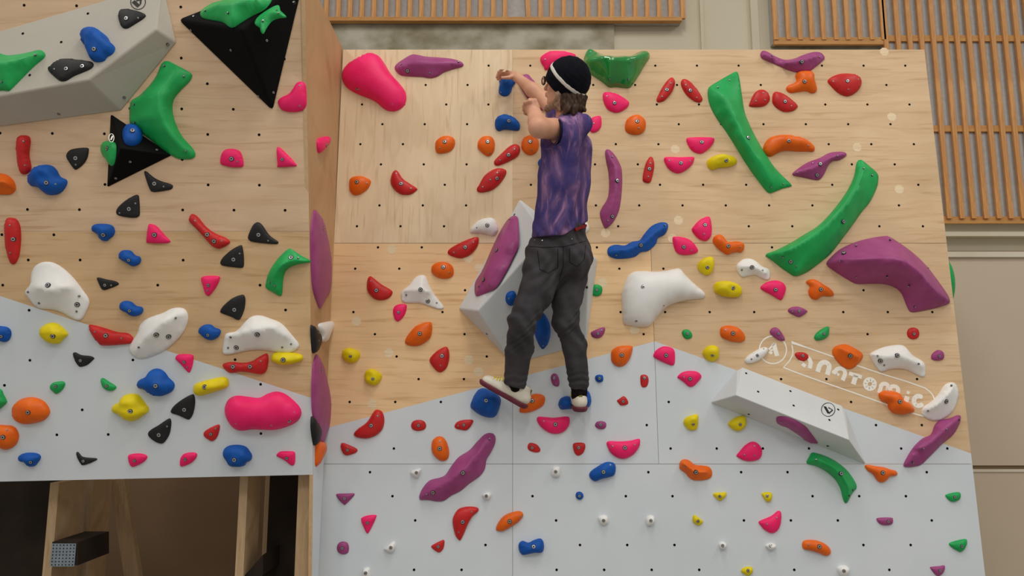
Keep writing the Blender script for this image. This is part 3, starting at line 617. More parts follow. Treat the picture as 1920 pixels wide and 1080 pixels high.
g|K|R|98,320 110,298 180,255 270,205 295,200 310,250 325,350 345,470 380,560 430,660 490,760 560,860 655,955 657,970 600,985 540,1010 515,1017 490,1000 420,910 350,810 290,710 220,600 150,500 110,420 97,360|367,645|244,252 164,305 603,959 525,977|110,325,15 200,360,70 270,500,85 330,640,85 440,800,70 520,950,35 525,1010,12||long green hold slanting down to the right, at the upper middle right
u|K|R|452,80 465,58 500,65 560,100 620,118 680,110 740,85 810,66 860,72 885,105 870,125 830,160 780,195 720,203 650,190 570,155 500,125 460,105|729,134|529,93 850,100|475,82,22 600,145,40 720,125,50 830,95,40||purple curved hold at the right wall's top edge above the knobbly orange hold
o|K|R|625,310 640,290 680,275 695,255 688,225 705,200 750,193 795,200 815,225 812,260 832,305 825,335 795,342 760,328 700,335 660,340 635,330|751,262||||knobbly orange three lobed hold touching the purple hold at the top edge
r|K|R|905,260 930,235 980,215 1040,210 1100,222 1130,250 1130,290 1105,330 1060,358 1020,360 970,335 925,290|1041,259|947,261 1113,249 1047,315|||big red rounded hold at the upper right corner of the right wall
r|K|R|375,425 385,395 410,345 445,320 485,325 513,360 512,395 485,425 440,435 390,433||470,339 423,394 483,387|||smaller left one of two red holds under the knobbly orange hold
r|K|R|532,380 538,345 560,333 610,350 660,385 698,420 700,440 670,462 610,467 560,440 535,410|619,397|661,428|||larger right one of two red holds under the knobbly orange hold
o|K|R|470,715 485,675 520,640 590,628 680,635 750,655 800,685 817,710 810,735 770,735 700,735 620,730 570,745 520,770 485,755|645,662|777,694|||long orange arched hold touching the right of the long green slanted hold
u|K|R|667,885 700,855 770,810 850,780 920,745 1000,738 1030,750 1025,770 980,795 940,800 910,830 880,890 850,925 810,925 740,910 680,898|857,818 833,896|972,765 700,878 805,815|690,880,15 800,850,40 900,790,40 1010,755,15||purple hold under the orange arched hold, pointing up to the right
g|N|R|487,360 495,345 560,320 650,275 740,220 830,165 900,100 960,30 1005,-30 1050,-100 1085,-180 1100,-260 1115,-288 1135,-285 1180,-250 1240,-195 1245,-155 1235,-100 1190,-5 1130,70 1060,170 1000,250 930,340 860,400 780,460 720,490 680,497 665,488 600,445 530,390|1010,129 636,411|1146,-231 1205,-182 580,385 673,441|520,358,30 650,320,85 780,240,95 900,150,95 1020,20,95 1100,-100,75 1140,-240,25/700,470,30 780,360,55 900,250,65 1010,150,60||long green curved banana hold sweeping up to the right beside the huge purple hold
u|O|R|105,412 120,385 190,320 280,275 380,245 490,227 525,230 600,275 700,350 780,430 850,520 920,620 937,665 925,685 850,710 760,730 690,740 665,730 640,680 610,610 560,570 490,550 400,548 310,548 250,520 170,470 115,430|193,353|308,288 532,252 147,420 283,516 468,522 607,584 699,706 790,443|120,402,20 200,392,75 320,388,140 450,382,175 560,385,185 640,405,185 720,470,170 790,560,130 850,620,80 925,672,18||huge purple boomerang shaped hold at the right side of the right wall
r|L|R|862,335 880,310 950,270 1030,238 1065,235 1072,255 1060,300 1010,355 950,375 900,365 870,350|980,301|904,337 1036,268|||red half moon hold left of the central grey volume's purple hold
w|L|R|1015,200 1020,175 1060,130 1110,108 1160,105 1190,130 1203,180 1190,210 1160,225 1110,210 1060,207 1020,205|1129,152|1059,167|||small white hold above the red half moon, left of the central grey volume
o|L|R|752,460 760,425 800,403 850,403 890,425 903,460 895,495 860,512 810,510 770,490|832,435|873,471|||orange oval hold under the red half moon, above the white triangular hold
w|L|R|550,640 552,600 600,560 640,510 680,490 715,500 740,560 780,630 830,695 832,715 800,718 740,700 680,680 610,678 560,670|678,587 728,664|582,624 788,676|575,600,20 640,590,40 685,590,50 730,600,40/685,590,50 690,510,15||white triangular hold in the middle left of the right wall
r|L|R|317,555 325,510 345,498 375,520 420,555 480,590 490,610 470,640 430,657 380,655 340,625 320,590|380,592|341,529|||red hold left of the white triangular hold
p|L|R|493,735 505,700 540,685 580,688 586,705 575,750 550,785 525,802 505,785|530,741||||small pink hold under the left corner of the white triangular hold
o|L|R|575,935 590,900 640,840 700,812 745,806 755,820 757,860 745,910 700,950 650,967 600,963 578,950|673,883|592,940|||orange leaf hold on the wood, left of the central grey volume's lowest edge
r|Q|R|812,125 830,95 870,60 915,38 935,45 945,80 943,130 925,180 890,208 860,200 825,160|895,99|885,163|||red rounded triangular hold below right of the orange leaf hold
y|L|R|150,1025 160,995 195,980 235,990 265,1005 272,1035 255,1065 225,1082 180,1075 158,1050|206,1037||||upper left of two small yellow holds near the side strip
y|Q|R|373,235 385,200 420,185 450,195 485,220 490,245 470,280 440,298 400,290 378,265|428,254||||lower right of two small yellow holds near the side strip
r|Q|R|303,620 330,590 390,545 440,470 470,463 495,480 507,530 495,590 450,635 390,655 330,650 305,635|417,569|460,505|||large red half moon hold crossing the paint line at lower left of the right wall
r|Q|R|212,700 225,685 270,700 320,725 322,745 290,762 250,770 228,755 215,725|256,734||||small red triangular hold below the large red half moon, near the side strip
r|Q|R|687,570 700,540 740,530 775,540 789,570 775,595 735,605 700,595|737,568||||small dark red oval hold right of the large red half moon
r|Q|R|980,570 1000,543 1045,530 1100,530 1105,545 1085,580 1060,600 1020,597 990,588|1043,565|1004,571|||small dark red hold just left below the blue hold under the left shoe
o|Q|R|825,710 832,670 860,645 895,643 925,675 943,735 940,780 920,803 885,805 850,780 830,750|880,724|881,678|||upright orange oval hold above the long purple hold on white paint
u|Q|R|742,1050 760,1000 810,940 880,920 920,900 960,840 1010,780 1080,735 1130,680 1180,630 1215,618 1245,625 1258,655 1250,700 1220,760 1195,800 1185,860 1150,910 1080,960 1020,1010 960,1040 910,1075 860,1080 800,1070 750,1070|1036,888 835,1020|1216,657 793,1032|770,1050,20 860,985,55 960,930,70 1060,860,75 1140,760,65 1220,650,28||long wavy purple hold on the white paint, lower left of the right wall
w|Q|R|683,885 700,870 740,860 755,865 750,890 735,918 720,920 700,905|722,887|||28|tiny white foothold left of the long wavy purple hold, under the upright orange oval
w|Q|R|1168,1035 1190,1020 1225,1025 1225,1050 1210,1068 1190,1065 1175,1050|1194,1045|||28|tiny white foothold right of the long wavy purple hold
b|Q|R|1087,430 1095,405 1115,360 1150,322 1200,322 1290,380 1275,470 1250,510 1210,515 1160,500 1120,475 1092,450|1193,400|||95|big blue hold carrying the climber's left shoe
o|R|R|122,470 130,440 160,390 210,358 255,355 290,370 295,400 280,435 230,465 170,483 130,480|208,402||||orange oval hold between the climber's two shoes
b|R|R|385,420 400,385 440,370 470,375 520,360 560,330 590,340 607,390 600,430 580,450 530,455 450,458 405,460 388,440||405,438||80|blue hold carrying the climber's right shoe
p|R|R|240,520 260,508 350,515 440,507 460,520 455,570 420,610 370,625 320,615 270,580 245,545|365,561|285,540|||pink crescent hold just below the climber's shoes
u|R|R|333,250 340,225 360,217 380,230 392,270 388,300 370,305 345,290|356,248|371,286|||small upright purple hold between the climber's lower legs
b|R|R|633,240 650,226 680,228 688,245 685,268 660,278 638,265|662,250||||tiny square blue foothold right of the climber's right ankle
o|R|R|740,110 745,65 780,38 830,30 880,33 885,55 870,110 840,155 800,172 765,160 745,135|813,93|797,150|||orange hold on the paint line right of the climber's shins
p|R|R|1025,95 1045,60 1090,35 1140,40 1165,60 1172,100 1168,150 1150,163 1100,145 1040,115|1113,95||||pink hold just under the peak of the white paint
r|R|R|938,260 942,230 970,225 990,240 993,275 980,305 955,310 942,295|967,248||||small upright red foothold between the orange and pink holds under the paint peak
p|R|R|1188,240 1215,212 1260,200 1320,205 1350,235 1330,270 1295,303 1265,305 1230,275 1195,250|1275,253|1232,243|||pink fan shaped hold left of the white volume's pointed end
r|R|R|780,400 800,385 825,370 845,385 857,415 840,430 805,432 790,415|822,406||||small red pointed foothold right of the climber's right shoe
u|R|R|632,565 645,543 680,538 705,550 707,575 690,592 660,592 640,580|669,563||||small purple foothold between the two pink crescents
y|R|R|1228,545 1245,515 1285,498 1320,493 1328,510 1325,570 1310,597 1275,600 1245,580|1296,559||||yellow hold on white paint, left one of the pair under the white volume
r|R|R|177,710 185,690 205,685 240,697 262,725 258,745 230,750 195,740 180,727|208,719||||small red foothold under the left end of the pink crescent below the shoes
r|R|R|483,710 490,688 530,683 562,690 566,720 550,755 520,772 495,755|522,718||||small red foothold between the two pink crescents, left of the lower crescent
p|R|R|710,685 730,673 800,675 870,670 925,657 936,670 930,710 895,760 840,790 790,788 740,755 718,715|834,719|752,709 902,699|||lower right pink crescent hold above the blue hold on white paint
w|V|R|365,310 380,290 420,293 425,340 415,358 385,365 362,345|393,326|||28|tiny square white foothold just right of the bottom vertical joint
b|V|R|635,350 650,320 700,285 750,258 790,255 820,270 827,310 815,350 780,365 720,380 680,395 650,380|739,328|789,278|||blue slanted hold under the lower pink crescent
o|V|R|1287,290 1295,250 1325,235 1360,245 1400,275 1450,280 1500,290 1522,325 1515,365 1470,385 1400,388 1360,370 1330,335 1295,310|1408,330|1331,289|1320,270,40 1400,330,45 1480,330,35||orange bent hold on the horizontal joint in the lower middle
b|V|R|537,500 545,475 570,470 590,485 592,510 575,527 550,523|565,502||||tiny round blue foothold below left of the blue slanted hold
w|V|R|700,660 720,643 755,640 772,665 770,695 740,712 715,700|740,680|||28|left one of two tiny white footholds side by side at lower centre
w|V|R|1045,690 1050,655 1080,640 1105,652 1107,685 1090,710 1060,715|1082,680|||28|right one of two tiny white footholds side by side at lower centre
y|V|R|1383,680 1390,638 1410,645 1455,680 1455,692 1430,715 1405,705|1423,684||||tiny yellow foothold lowest left of the three small yellow ones, right of the white pair
o|U|R|1350,740 1360,705 1400,650 1460,620 1520,610 1543,625 1545,650 1510,690 1450,730 1400,755 1360,752|1449,686|1525,650|||orange leaf shaped hold on the bottom vertical joint
b|V|R|127,890 127,845 155,825 195,838 235,820 280,808 303,830 308,880 290,910 240,912 190,922 150,925|234,869||||blue peanut shaped hold near the bottom of the photo
r|U|R|1037,700 1042,650 1080,595 1150,577 1215,585 1222,610 1180,650 1150,700 1120,770 1095,818 1080,817 1055,780|1109,689|1175,617 1080,764|||large red crescent hold under the long wavy purple hold
r|U|R|882,870 900,850 950,825 972,818 978,835 970,880 945,908 920,903|932,869||||tiny red triangular foothold below left of the large red crescent
p|U|R|375,675 385,655 430,640 480,638 485,650 465,700 430,765 415,768 395,730|421,696||||pink triangular hold pointing down at lower left of the right wall
u|U|R|195,495 205,485 260,483 320,482 327,492 300,525 262,562 250,562 215,530|255,520||||purple triangular foothold pointing down, near the side strip
u|U|R|200,880 210,845 240,830 275,840 287,875 280,910 250,923 215,912|238,880||||small round purple foothold near the side strip at the bottom
w|U|R|540,885 560,865 595,835 620,833 625,870 605,905 580,908 555,895|588,876|||28|tiny pointed white foothold between the round purple and the tiny red foothold
w|U|R|385,1060 390,1030 410,1018 435,1022 442,1050 440,1090 390,1095|406,1060|||28|tiny white foothold cut by the photo's bottom edge at lower left
p|W|R|388,210 410,180 450,135 500,108 540,120 570,160 570,205 545,238 490,250 440,243 405,225||520,140 447,203 520,208|||pink rounded hold below the pair of yellow holds, under the white volume
y|W|R|220,490 235,478 290,475 315,475 310,500 285,530 262,535 240,515|270,505||||tiny yellow winged foothold, left one of two level with each other
y|W|R|570,485 600,473 640,478 643,510 635,540 605,540 585,515|614,502||||tiny square yellow foothold, right one of two level with each other
g|W|R|895,255 915,215 935,187 980,195 1050,220 1120,260 1190,320 1245,400 1254,445 1225,480 1190,545 1172,550 1155,510 1140,450 1100,380 1030,320 960,285 905,270|1142,338|954,236 1232,458 1202,500|915,235,20 1000,250,55 1090,300,60 1160,370,60 1190,440,45 1180,530,12||green curved hold on the white paint under the white volume
o|X|R|390,285 410,275 470,285 530,293 570,308 610,318 625,340 610,355 570,360 550,385 515,403 480,390 450,345 410,318|523,334||||orange three cornered hold at the lower tip of the white volume
p|W|R|548,690 570,675 640,645 685,610 705,612 712,640 705,710 680,755 640,770 590,745 560,710||610,705 680,660|||pink fin shaped hold in the lower right, under the square yellow foothold
u|X|R|475,670 495,658 580,657 593,670 592,695 575,710 530,713 495,700|562,686||||small purple foothold at lower right between orange and green holds
g|X|R|973,500 990,487 1040,475 1075,475 1082,495 1075,525 1040,543 1005,537|1044,510||||upper of two small green footholds at the lower right edge
g|X|R|1000,845 1030,830 1090,815 1122,813 1128,830 1115,875 1085,905 1050,893 1010,865|1093,865||||lower of two small green footholds at the lower right edge
u|X|R|863,1020 880,1012 930,1008 965,1003 968,1025 955,1060 925,1080 900,1070|936,1042||||small purple foothold at the photo's bottom edge on the right
w|X|R|190,1030 205,1008 240,1003 270,1015 272,1045 255,1080 215,1078|243,1045|||32|small round white foothold below the orange bean hold at the bottom edge
w|W|R|260,860 265,838 290,832 313,845 315,870 300,885 275,883|291,861|||28|tiny round white foothold, left one of two above the bottom yellow foothold
w|W|R|597,860 620,843 655,843 672,858 660,880 635,892 612,878|636,861|||28|tiny pointed white foothold, right one of two above the bottom yellow foothold
o|W|R|863,855 875,825 920,818 980,825 1040,855 1068,895 1060,925 1030,933 985,915 920,895 875,885|989,868|911,856|||orange bean shaped hold near the bottom right
y|W|R|422,1045 440,1020 490,1012 505,1030 500,1060 470,1078 445,1065|474,1042||||tiny yellow foothold at the photo's bottom edge
p|M|R|1213,185 1225,160 1270,115 1325,95 1340,120 1348,180 1340,230 1310,258 1270,250 1235,220|1303,150|1297,212|||upper of two pink holds right of the long blue hold
p|M|R|1083,245 1095,230 1160,237 1210,260 1250,310 1250,335 1210,350 1150,353 1110,335 1090,290|1160,299|1213,323|||lower left of two pink holds right of the long blue hold
b|M|R|643,330 655,300 700,285 760,290 810,265 860,255 890,215 940,160 1000,135 1045,140 1052,170 1030,215 985,240 970,280 920,325 870,335 830,365 760,378 700,378 655,360|871,286|702,358 1030,155|670,335,25 740,325,40 800,315,35 870,285,45 940,230,45 990,190,40 1035,160,25||long knobbly blue hold right of the climber's hips
o|N|R|130,260 145,225 185,218 210,240 230,268 290,262 335,275 342,305 325,335 290,333 260,340 230,352 190,330 155,300|236,292|317,299|||orange twisted hold on the joint beside the pair of pink holds
y|N|R|28,440 35,405 75,375 120,368 138,390 135,440 115,480 85,490 45,465|96,435||||upright yellow hold above the large white hold's right end
w|N|R|290,430 305,405 340,382 385,380 425,400 460,430 505,450 517,480 510,515 490,522 460,510 420,490 370,495 330,502 300,470|398,435|325,456 467,457|320,430,25 400,430,42 490,480,20||small white bean shaped hold below the orange twisted hold
y|N|R|138,580 145,545 200,530 270,540 320,570 325,610 300,637 230,637 180,625 145,605|267,576||||plump yellow hold right of the large white hold's pointed tip
p|N|R|453,570 490,540 550,525 600,540 622,570 620,600 600,650 580,655 520,620 465,590|556,587||||pink hold just under the small white bean shaped hold
o|N|R|760,540 775,522 820,520 870,550 930,590 945,625 915,633 870,630 830,655 790,640 775,600 785,565|862,585||||ragged orange hold below the lower end of the green banana hold
u|N|R|638,725 660,707 710,703 765,728 765,740 740,760 710,772 670,755 645,740|714,732|668,735|||small flat purple hold under the pink hold, above the painted logo
g|N|R|815,905 840,870 890,840 912,838 915,865 905,905 860,928 825,928|883,885|846,912|||small green hold above the painted lettering
u|N|R|515,875 530,848 560,843 590,870 615,915 612,932 580,930 540,905|575,884|600,915|||small purple hold overlapping the painted circle emblem
o|N|R|180,870 190,840 240,830 300,845 340,885 348,920 325,940 270,938 210,920 185,900|268,882|218,861|||orange oval hold left of the painted circle emblem
w|N|R|345,1070 360,1040 410,1005 460,980 495,980 500,1005 470,1045 420,1075 370,1085|433,1031|393,1056 476,988|||small slanted white hold overlapping the painted circle emblem's lower left
y|N|R|62,1015 80,980 120,962 160,975 172,1010 165,1050 130,1073 95,1065 75,1040|130,1030||||yellow hold on the paint line right of the paint peak
r|N|R|685,1030 695,1012 740,1010 770,1025 775,1050 745,1070 710,1060|739,1034||||tiny red hold at the first painted letter
o|S|R|1010,155 1015,120 1050,98 1100,93 1150,115 1205,150 1212,180 1190,215 1150,250 1115,258 1070,235 1030,190|1128,171||1060,120,35 1130,150,50 1180,180,35||orange chunky hold over the upper painted frame line
w|T|R|398,160 410,148 480,115 560,98 620,100 650,125 690,170 750,205 770,235 770,300 755,312 720,300 650,265 590,255 530,262 480,277 460,268 420,210|586,166 465,206|449,170 496,233 726,224|420,165,20 520,175,50 600,165,60 680,205,45 755,240,25||large white angled hold above the painted lettering at right
r|O|R|650,885 658,855 690,843 722,855 732,885 722,912 690,923 660,910|698,886||||small round red hold near the right edge of the wall
u|T|R|812,175 825,150 860,130 890,142 900,170 890,195 855,203 820,195|870,173||||small purple hold at the right edge, right of the large white angled hold
o|T|R|460,450 462,420 500,405 560,410 600,430 620,470 665,490 695,525 692,550 660,557 620,565 560,557 525,525 515,490 480,475|603,480|||55|orange folded hold covering the lower end of the painted lettering
w|T|R|748,540 760,515 810,480 860,430 900,370 940,350 975,360 995,410 985,480 950,550 890,595 830,607 780,590 750,565|913,478|949,367 771,543|765,540,20 850,500,50 920,430,55 955,370,25||white crescent hold at the right edge, above the bottom right purple hold
u|T|R|625,910 640,870 690,790 750,730 810,700 835,640 870,605 940,590 990,570 1010,580 1000,630 960,700 890,760 840,810 790,860 740,905 680,920 635,920||998,601 723,795 685,890 870,665|650,900,20 730,800,60 820,740,50 900,670,60 995,590,20||big purple twisted hold at the right edge across the paint line
g|M|R|530,590 540,562 570,552 603,565 610,590 600,620 570,632 540,620|571,589||||small round green hold right of the central grey volume
u|M|R|532,880 550,865 600,845 625,843 627,865 610,900 580,915 545,907|580,884|605,862|||small purple hold right of the climber's right shin on the wood
g|M|R|1146,880 1160,858 1190,858 1212,880 1215,905 1195,920 1165,915|1185,885||||tiny green hold under the large white hold, above the paint peak
w|M|R|740,620 755,560 780,500 820,468 880,463 960,467 1030,462 1100,448 1135,448 1170,490 1230,550 1295,605 1303,630 1280,648 1200,655 1110,675 1050,700 990,760 940,820 910,838 850,838 770,825 752,810 742,720|886,569 843,795|1127,466 1256,607 1027,691 771,792 904,803||90|largest white hold, right of the central grey volume
y|S|R|305,630 325,605 375,578 415,577 428,610 418,650 380,678 335,665 315,645|390,634||||yellow hold touching the underside edge of the white volume, right one of the pair
b|c|V5f|520,740 530,700 540,690 555,690 590,715 622,770 628,830 615,890 590,925 575,928 555,900 535,850 525,790||584,910||60|big blue drop hold on the central grey volume, seen between the climber's legs
b|c|V5f|352,620 360,590 385,575 410,580 420,620 400,660 375,662 358,645||374,620|||blue hold on the central grey volume, half hidden by the climber's left thigh
u|c|V5l|400,118 425,120 432,150 437,250 432,300 400,370 360,450 300,550 240,585 185,607 172,600 167,560 175,515 215,450 250,370 290,280 330,200 370,140|303,329 219,505|382,138 194,553|400,135,15 350,230,40 300,330,45 240,450,45 190,580,15/400,260,40 340,400,40 250,540,25||long purple hold on the left face of the central grey volume
u|e|V4u|610,560 625,543 680,543 740,560 800,590 860,630 900,680 955,755 955,768 900,762 850,735 800,695 740,655 690,620 640,610 615,590||652,595 795,678||20|purple hold on the shaded underside of the white volume
u|p|R|425,385 440,340 500,303 545,305 605,375 680,470 760,610 830,750 800,752 720,710 640,680 550,590 490,500||||40|long purple hold crossing behind the climber's two forearms
b|J|R|175,820 185,790 215,780 240,800 240,840 200,848|||||blue hold peeking out at the front of the climber's shirt
w|c|R|820,150 850,152 865,180 860,205 835,220 810,190|||||white hold peeking out behind the climber's waist"""
hold_objs = [hold(l, i) for i, l in enumerate(HOLDS.strip().split('\n'))]
# green hold on the return panel: a lens seen edge on beyond the right edge
n1, n2 = 22, 9; vv = []; ff = []
yc0, yc1 = R.pt(RU1, R.uv(960, 478)[1])[1:], R.pt(RU1, R.uv(960, 590)[1])[1:]
cy, cz, hl = (yc0[0] + yc1[0]) / 2, (yc0[1] + yc1[1]) / 2 + .11, abs(yc1[0] - yc0[0]) / 2
for j in range(n2):
    rr = math.cos(j / (n2 - 1) * math.pi / 2 * .999)
    for i in range(n1):
        t = 2 * math.pi * i / n1
        vv.append(to_world((RU1 + .001 + .062 * math.sin(j / (n2 - 1) * math.pi / 2), cy + hl * rr * math.sin(t), cz + .10 * rr * math.cos(t))))
for j in range(n2 - 1):
    for i in range(n1): ff.append((j * n1 + i, j * n1 + (i + 1) % n1, (j + 1) * n1 + (i + 1) % n1, (j + 1) * n1 + i))
o = mesh_obj('climbing_hold', vv, ff, HOLDM['g'], None, True); tag(o, 'green hold sticking out behind the right edge of the right wall', 'climbing hold', 'green climbing holds on the right wall')

# screws that fix the volumes
def vscrew(vol, pl, x, y):
    u, v = pl.uv(x, y); s_ = bpy.data.objects.new('screw', SCREWV); C.objects.link(s_); s_.parent = vol
    s_.matrix_basis = vol.matrix_basis.inverted() @ pl.mat(u, v)
SCREWV = bolt_mesh('screw', .0052, .0068, 1)
vo = [bpy.data.objects[n] for n in ('climbing_volume', 'climbing_volume.001', 'climbing_volume.002', 'climbing_volume.003', 'climbing_volume.004')]
for x, y in ((363, 30.5), (551, 4)): vscrew(vo[1], V3, x, y)
for x, y in ((358, 57), (484.7, 180.6), (433, 94)): vscrew(vo[1], V3l, x, y)
for x, y in ((512.5, 173.6), (500, 76)): vscrew(vo[1], V3r, x, y)
for pl, x, y in ((V2, 294, 281), (V2b, 244, 303), (V2b, 217, 334)): vscrew(vo[2], pl, x, y)
V1a, V1b = plane3(b_['G'], b_['H'], b_['D']), plane3(b_['F'], b_['G'], b_['D'])
for pl, x, y in ((V1a, 315, 84), (V1a, 233, 183), (V1b, 110, 214)): vscrew(vo[0], pl, x, y)
for pl, x, y in ((V5l, *T(407, 106)), (V5l, *T(173, 527)), (plane3(fL, fA, fB), *T(238, 838)), (plane3(fC, fR, fBR), *T(856, 553))): vscrew(vo[4], pl, x, y)

# ---------------------------------------------------------------- painted marks
def strokes(name, plane, polys, width, mat, parent, h=.0008, closed=False, tile=None, cap=True):
    """flat painted lines: each polyline (pixels) becomes a ribbon of the given width in metres"""
    acc = Acc(); ox, oy, sc = tile
    for pol in polys:
        wd = width
        if isinstance(pol, tuple): pol, wd = pol
        p = np.array([plane.uv(ox + x / sc, oy + y / sc) for x, y in pol])
        cl = np.allclose(p[0], p[-1]); m = len(p)
        lft, rgt = [], []
        for i in range(m):
            a_ = p[i - 1] if i > 0 else (p[-2] if cl else p[0]); b_ = p[i + 1] if i < m - 1 else (p[1] if cl else p[-1])
            d_ = unit(b_ - a_); nn = np.array([-d_[1], d_[0]]); k_ = 1.0
            if 0 < i < m - 1: k_ = 1 / max(.45, abs(unit(p[i] - a_) @ d_))
            lft.append(p[i] + nn * wd / 2 * k_); rgt.append(p[i] - nn * wd / 2 * k_)
        vs = [to_world(plane.pt(*q, h)) for q in lft + rgt]
        acc.add((vs, [(i, i + 1, m + i + 1, m + i) for i in range(m - 1)]))
        if wd > .011:
            for i in range(1 if not cl else 0, m - 1 if not cl else m): acc.add(disc(plane, p[i][0], p[i][1], wd * .49, h + .00015 + .00002 * (i % 3), 14))
    return acc.obj(name, [mat], parent)
def arc(cx, cy, rx, ry, a0, a1, n=20): return [(cx + rx * math.cos(math.radians(a0 + (a1 - a0) * i / n)), cy + ry * math.sin(math.radians(a0 + (a1 - a0) * i / n))) for i in range(n + 1)]
lg = (1360, 610, 4.174)
pw = .0068
polys = [arc(372, 192, 106, 108, 0, 360, 40),
         [(528, 200), (522, 165), (515, 132), (640, 175), (760, 217), (860, 252), (1040, 318), (1250, 388), (1420, 440), (1560, 490), (1595, 515), (1622, 545), (1640, 590), (1636, 650), (1610, 700), (1570, 716), (1500, 698), (1240, 612), (1000, 526), (740, 436), (540, 364), (455, 330), (500, 280), (525, 235), (528, 200)]]
lw = .026
def bold(p, w_=lw): return (p, w_)
# circled letter A
polys += [bold([(340, 190), (385, 140)], .010), bold([(378, 142), (405, 240)], .024), bold([(345, 205), (365, 222)], .016), bold([(350, 200), (372, 190)], .010)]
# a n a T o m i c along the slope
polys += [bold([(600, 300), (628, 322)], .020), bold(arc(628, 292, 38, 42, 190, 340, 10) + [(668, 290), (660, 338)], .022),
          bold([(722, 365), (735, 318)] + arc(775, 325, 38, 36, 200, 370, 10) + [(797, 388)], .026),
          bold([(868, 372), (848, 366)] + arc(897, 375, 40, 38, 190, 375, 10) + [(917, 432)], .022), bold([(868, 372), (890, 392)], .014),
          bold([(968, 375), (1068, 405)], .021), bold([(1022, 392), (1000, 462)], .026),
          bold(arc(1131, 460, 35, 35, 0, 360, 24), .026),
          bold([(1202, 530), (1215, 490)] + arc(1245, 485, 30, 28, 190, 350, 8) + [(1268, 512)], .022), bold([(1268, 512), (1285, 495)] + arc(1318, 505, 34, 28, 200, 350, 8) + [(1350, 520), (1340, 565)], .022),
          bold([(1433, 515), (1428, 538)], .016), bold([(1424, 556), (1408, 612)], .026),
          bold(arc(1512, 592, 38, 38, -50, -320, 18), .024)]
strokes('painted_logo', R, polys, pw, LOGOW, p_mr, tile=lg)
# round emblems on the volumes
em = (1320, 660, 4.5)
strokes('emblem', V4t, [arc(1047, 487, 57, 57, 0, 360, 30), bold([(1018, 460), (1052, 520)], .016), bold([(1052, 520), (1085, 490)], .006), bold([(1085, 490), (1056, 474)], .006), bold([(1048, 470), (1060, 476)], .009)], .0035, LOGOK, bpy.data.objects['climbing_volume.003'], .0015, tile=em)
d4 = (0, 0, 4.5)
strokes('emblem', V1, [arc(1166, 18, 62, 62, 0, 360, 30), bold([(1125, 12), (1172, 55)], .018), bold([(1150, 8), (1190, -2), (1185, 40)], .007)], .004, LOGOK, bpy.data.objects['climbing_volume'], .0015, tile=d4)
cz_ = (0, 230, 3.6)
strokes('emblem', V2, [arc(752, 104, 17, 28, 0, 360, 20), bold([(748, 118), (760, 90)], .006)], .003, LOGOW, bpy.data.objects['climbing_volume.002'], .0015, tile=cz_)

# ---------------------------------------------------------------- timber frame in the void under the left wall
POST = wood_mat('spruce_post', (206, 180, 146), (182, 150, 112), True, .6, 2)
def beam(name, p0, Z0, p1, Z1, w, d, label, mat=POST):
    a_, b_ = to_world(at(*p0, Z0)), to_world(at(*p1, Z1))
    vs, f = box_wf(a_, b_, w, d, np.array([1.0, 0, 0])); o = mesh_obj(name, vs, f, mat); bevel(o, .002); tag(o, label, 'timber post', 'timber posts under the left wall'); return o
def post_at(xl, py0, py1, Y, w, d, label, lean=0):
    """vertical post with its front left edge seen at column xl"""
    x = wx(xl, py0, Y); z1, z0 = wz(py0, Y), max(.0, -1)
    v, f = box_v(x, x + w, Y, Y + d, 0.0, z1); v = [(a_ + lean * (c_ - z1), b_, c_) for a_, b_, c_ in v]
    o = mesh_obj('timber_post', v, f, POST); bevel(o, .002); tag(o, label, 'timber post', 'timber posts under the left wall'); return o
LY = 3.80
post_at(94, 905, 1080, LY, .045, .22, 'pale timber post with a knot, leftmost under the overhanging wall')
post_at(163, 898, 1080, LY + .5, .04, .20, 'shaded timber post behind the leftmost post')
post_at(450, 888, 1080, LY, .042, .20, 'pale timber post right of the large dark gap under the left wall')
post_at(498, 888, 1080, LY + .55, .04, .10, 'thin shaded timber post behind the pale one, right of the large dark gap')
post_at(559.5, 890, 1080, LY - .03, .068, .045, 'broad pale timber post beside the side strip')
beam('timber_post', (222, 896), LY + .62, (252, 1090), LY + .62, .09, .045, 'diagonal timber brace under the left wall')
# black base beam ends with a perforated nail plate
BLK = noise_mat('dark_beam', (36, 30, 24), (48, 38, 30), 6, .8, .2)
def hbeam(pts, Y0, Y1, label, mat=BLK):
    f0_ = []
    n = len(pts)
    for Y, off in ((Y0, 0), (Y1, 1)):
        for x, y in pts: f0_.append((wx(x, y, Y0), Y, wz(y, Y0)))
    o = mesh_obj('steel_bracket' if 'bracket' in label else 'base_beam', f0_, [tuple(range(n)), tuple(range(2 * n - 1, n - 1, -1))] + [(i, i + n, (i + 1) % n + n, (i + 1) % n) for i in range(n)], mat)
    tag(o, label, 'beam', 'beams under the left wall'); return o
hb = hbeam([(98, 1016), (146, 1016), (146, 1060), (98, 1060)], LY - .06, LY + .22, 'dark horizontal beam running back, behind the perforated metal plate')
PLATE = noise_mat('zinc_plate', (128, 144, 156), (144, 158, 168), 30, .45, .5); PLATE.node_tree.nodes['Principled BSDF'].inputs['Metallic'].default_value = .4
acc = Acc(); ya = LY - .064
x0_, x1_, zt, zb = wx(98, 1019, ya), wx(143, 1019, ya), wz(1019, ya), wz(1062, ya)
acc.add(box_v(x0_, x1_, ya - .002, ya + .001, zb, zt), 0)
for i in range(7):
    for j in range(7):
        cx, cz2 = x0_ + (x1_ - x0_) * (i + .5) / 7, zb + (zt - zb) * (j + .5) / 7
        acc.add(([(cx + .0034 * math.cos(t * math.pi / 3), ya - .0026, cz2 + .0034 * math.sin(t * math.pi / 3)) for t in range(6)], [tuple(range(6))]), 1)
o = acc.obj('nail_plate', [PLATE, HOLE], hb); o['label'] = 'perforated grey metal plate'
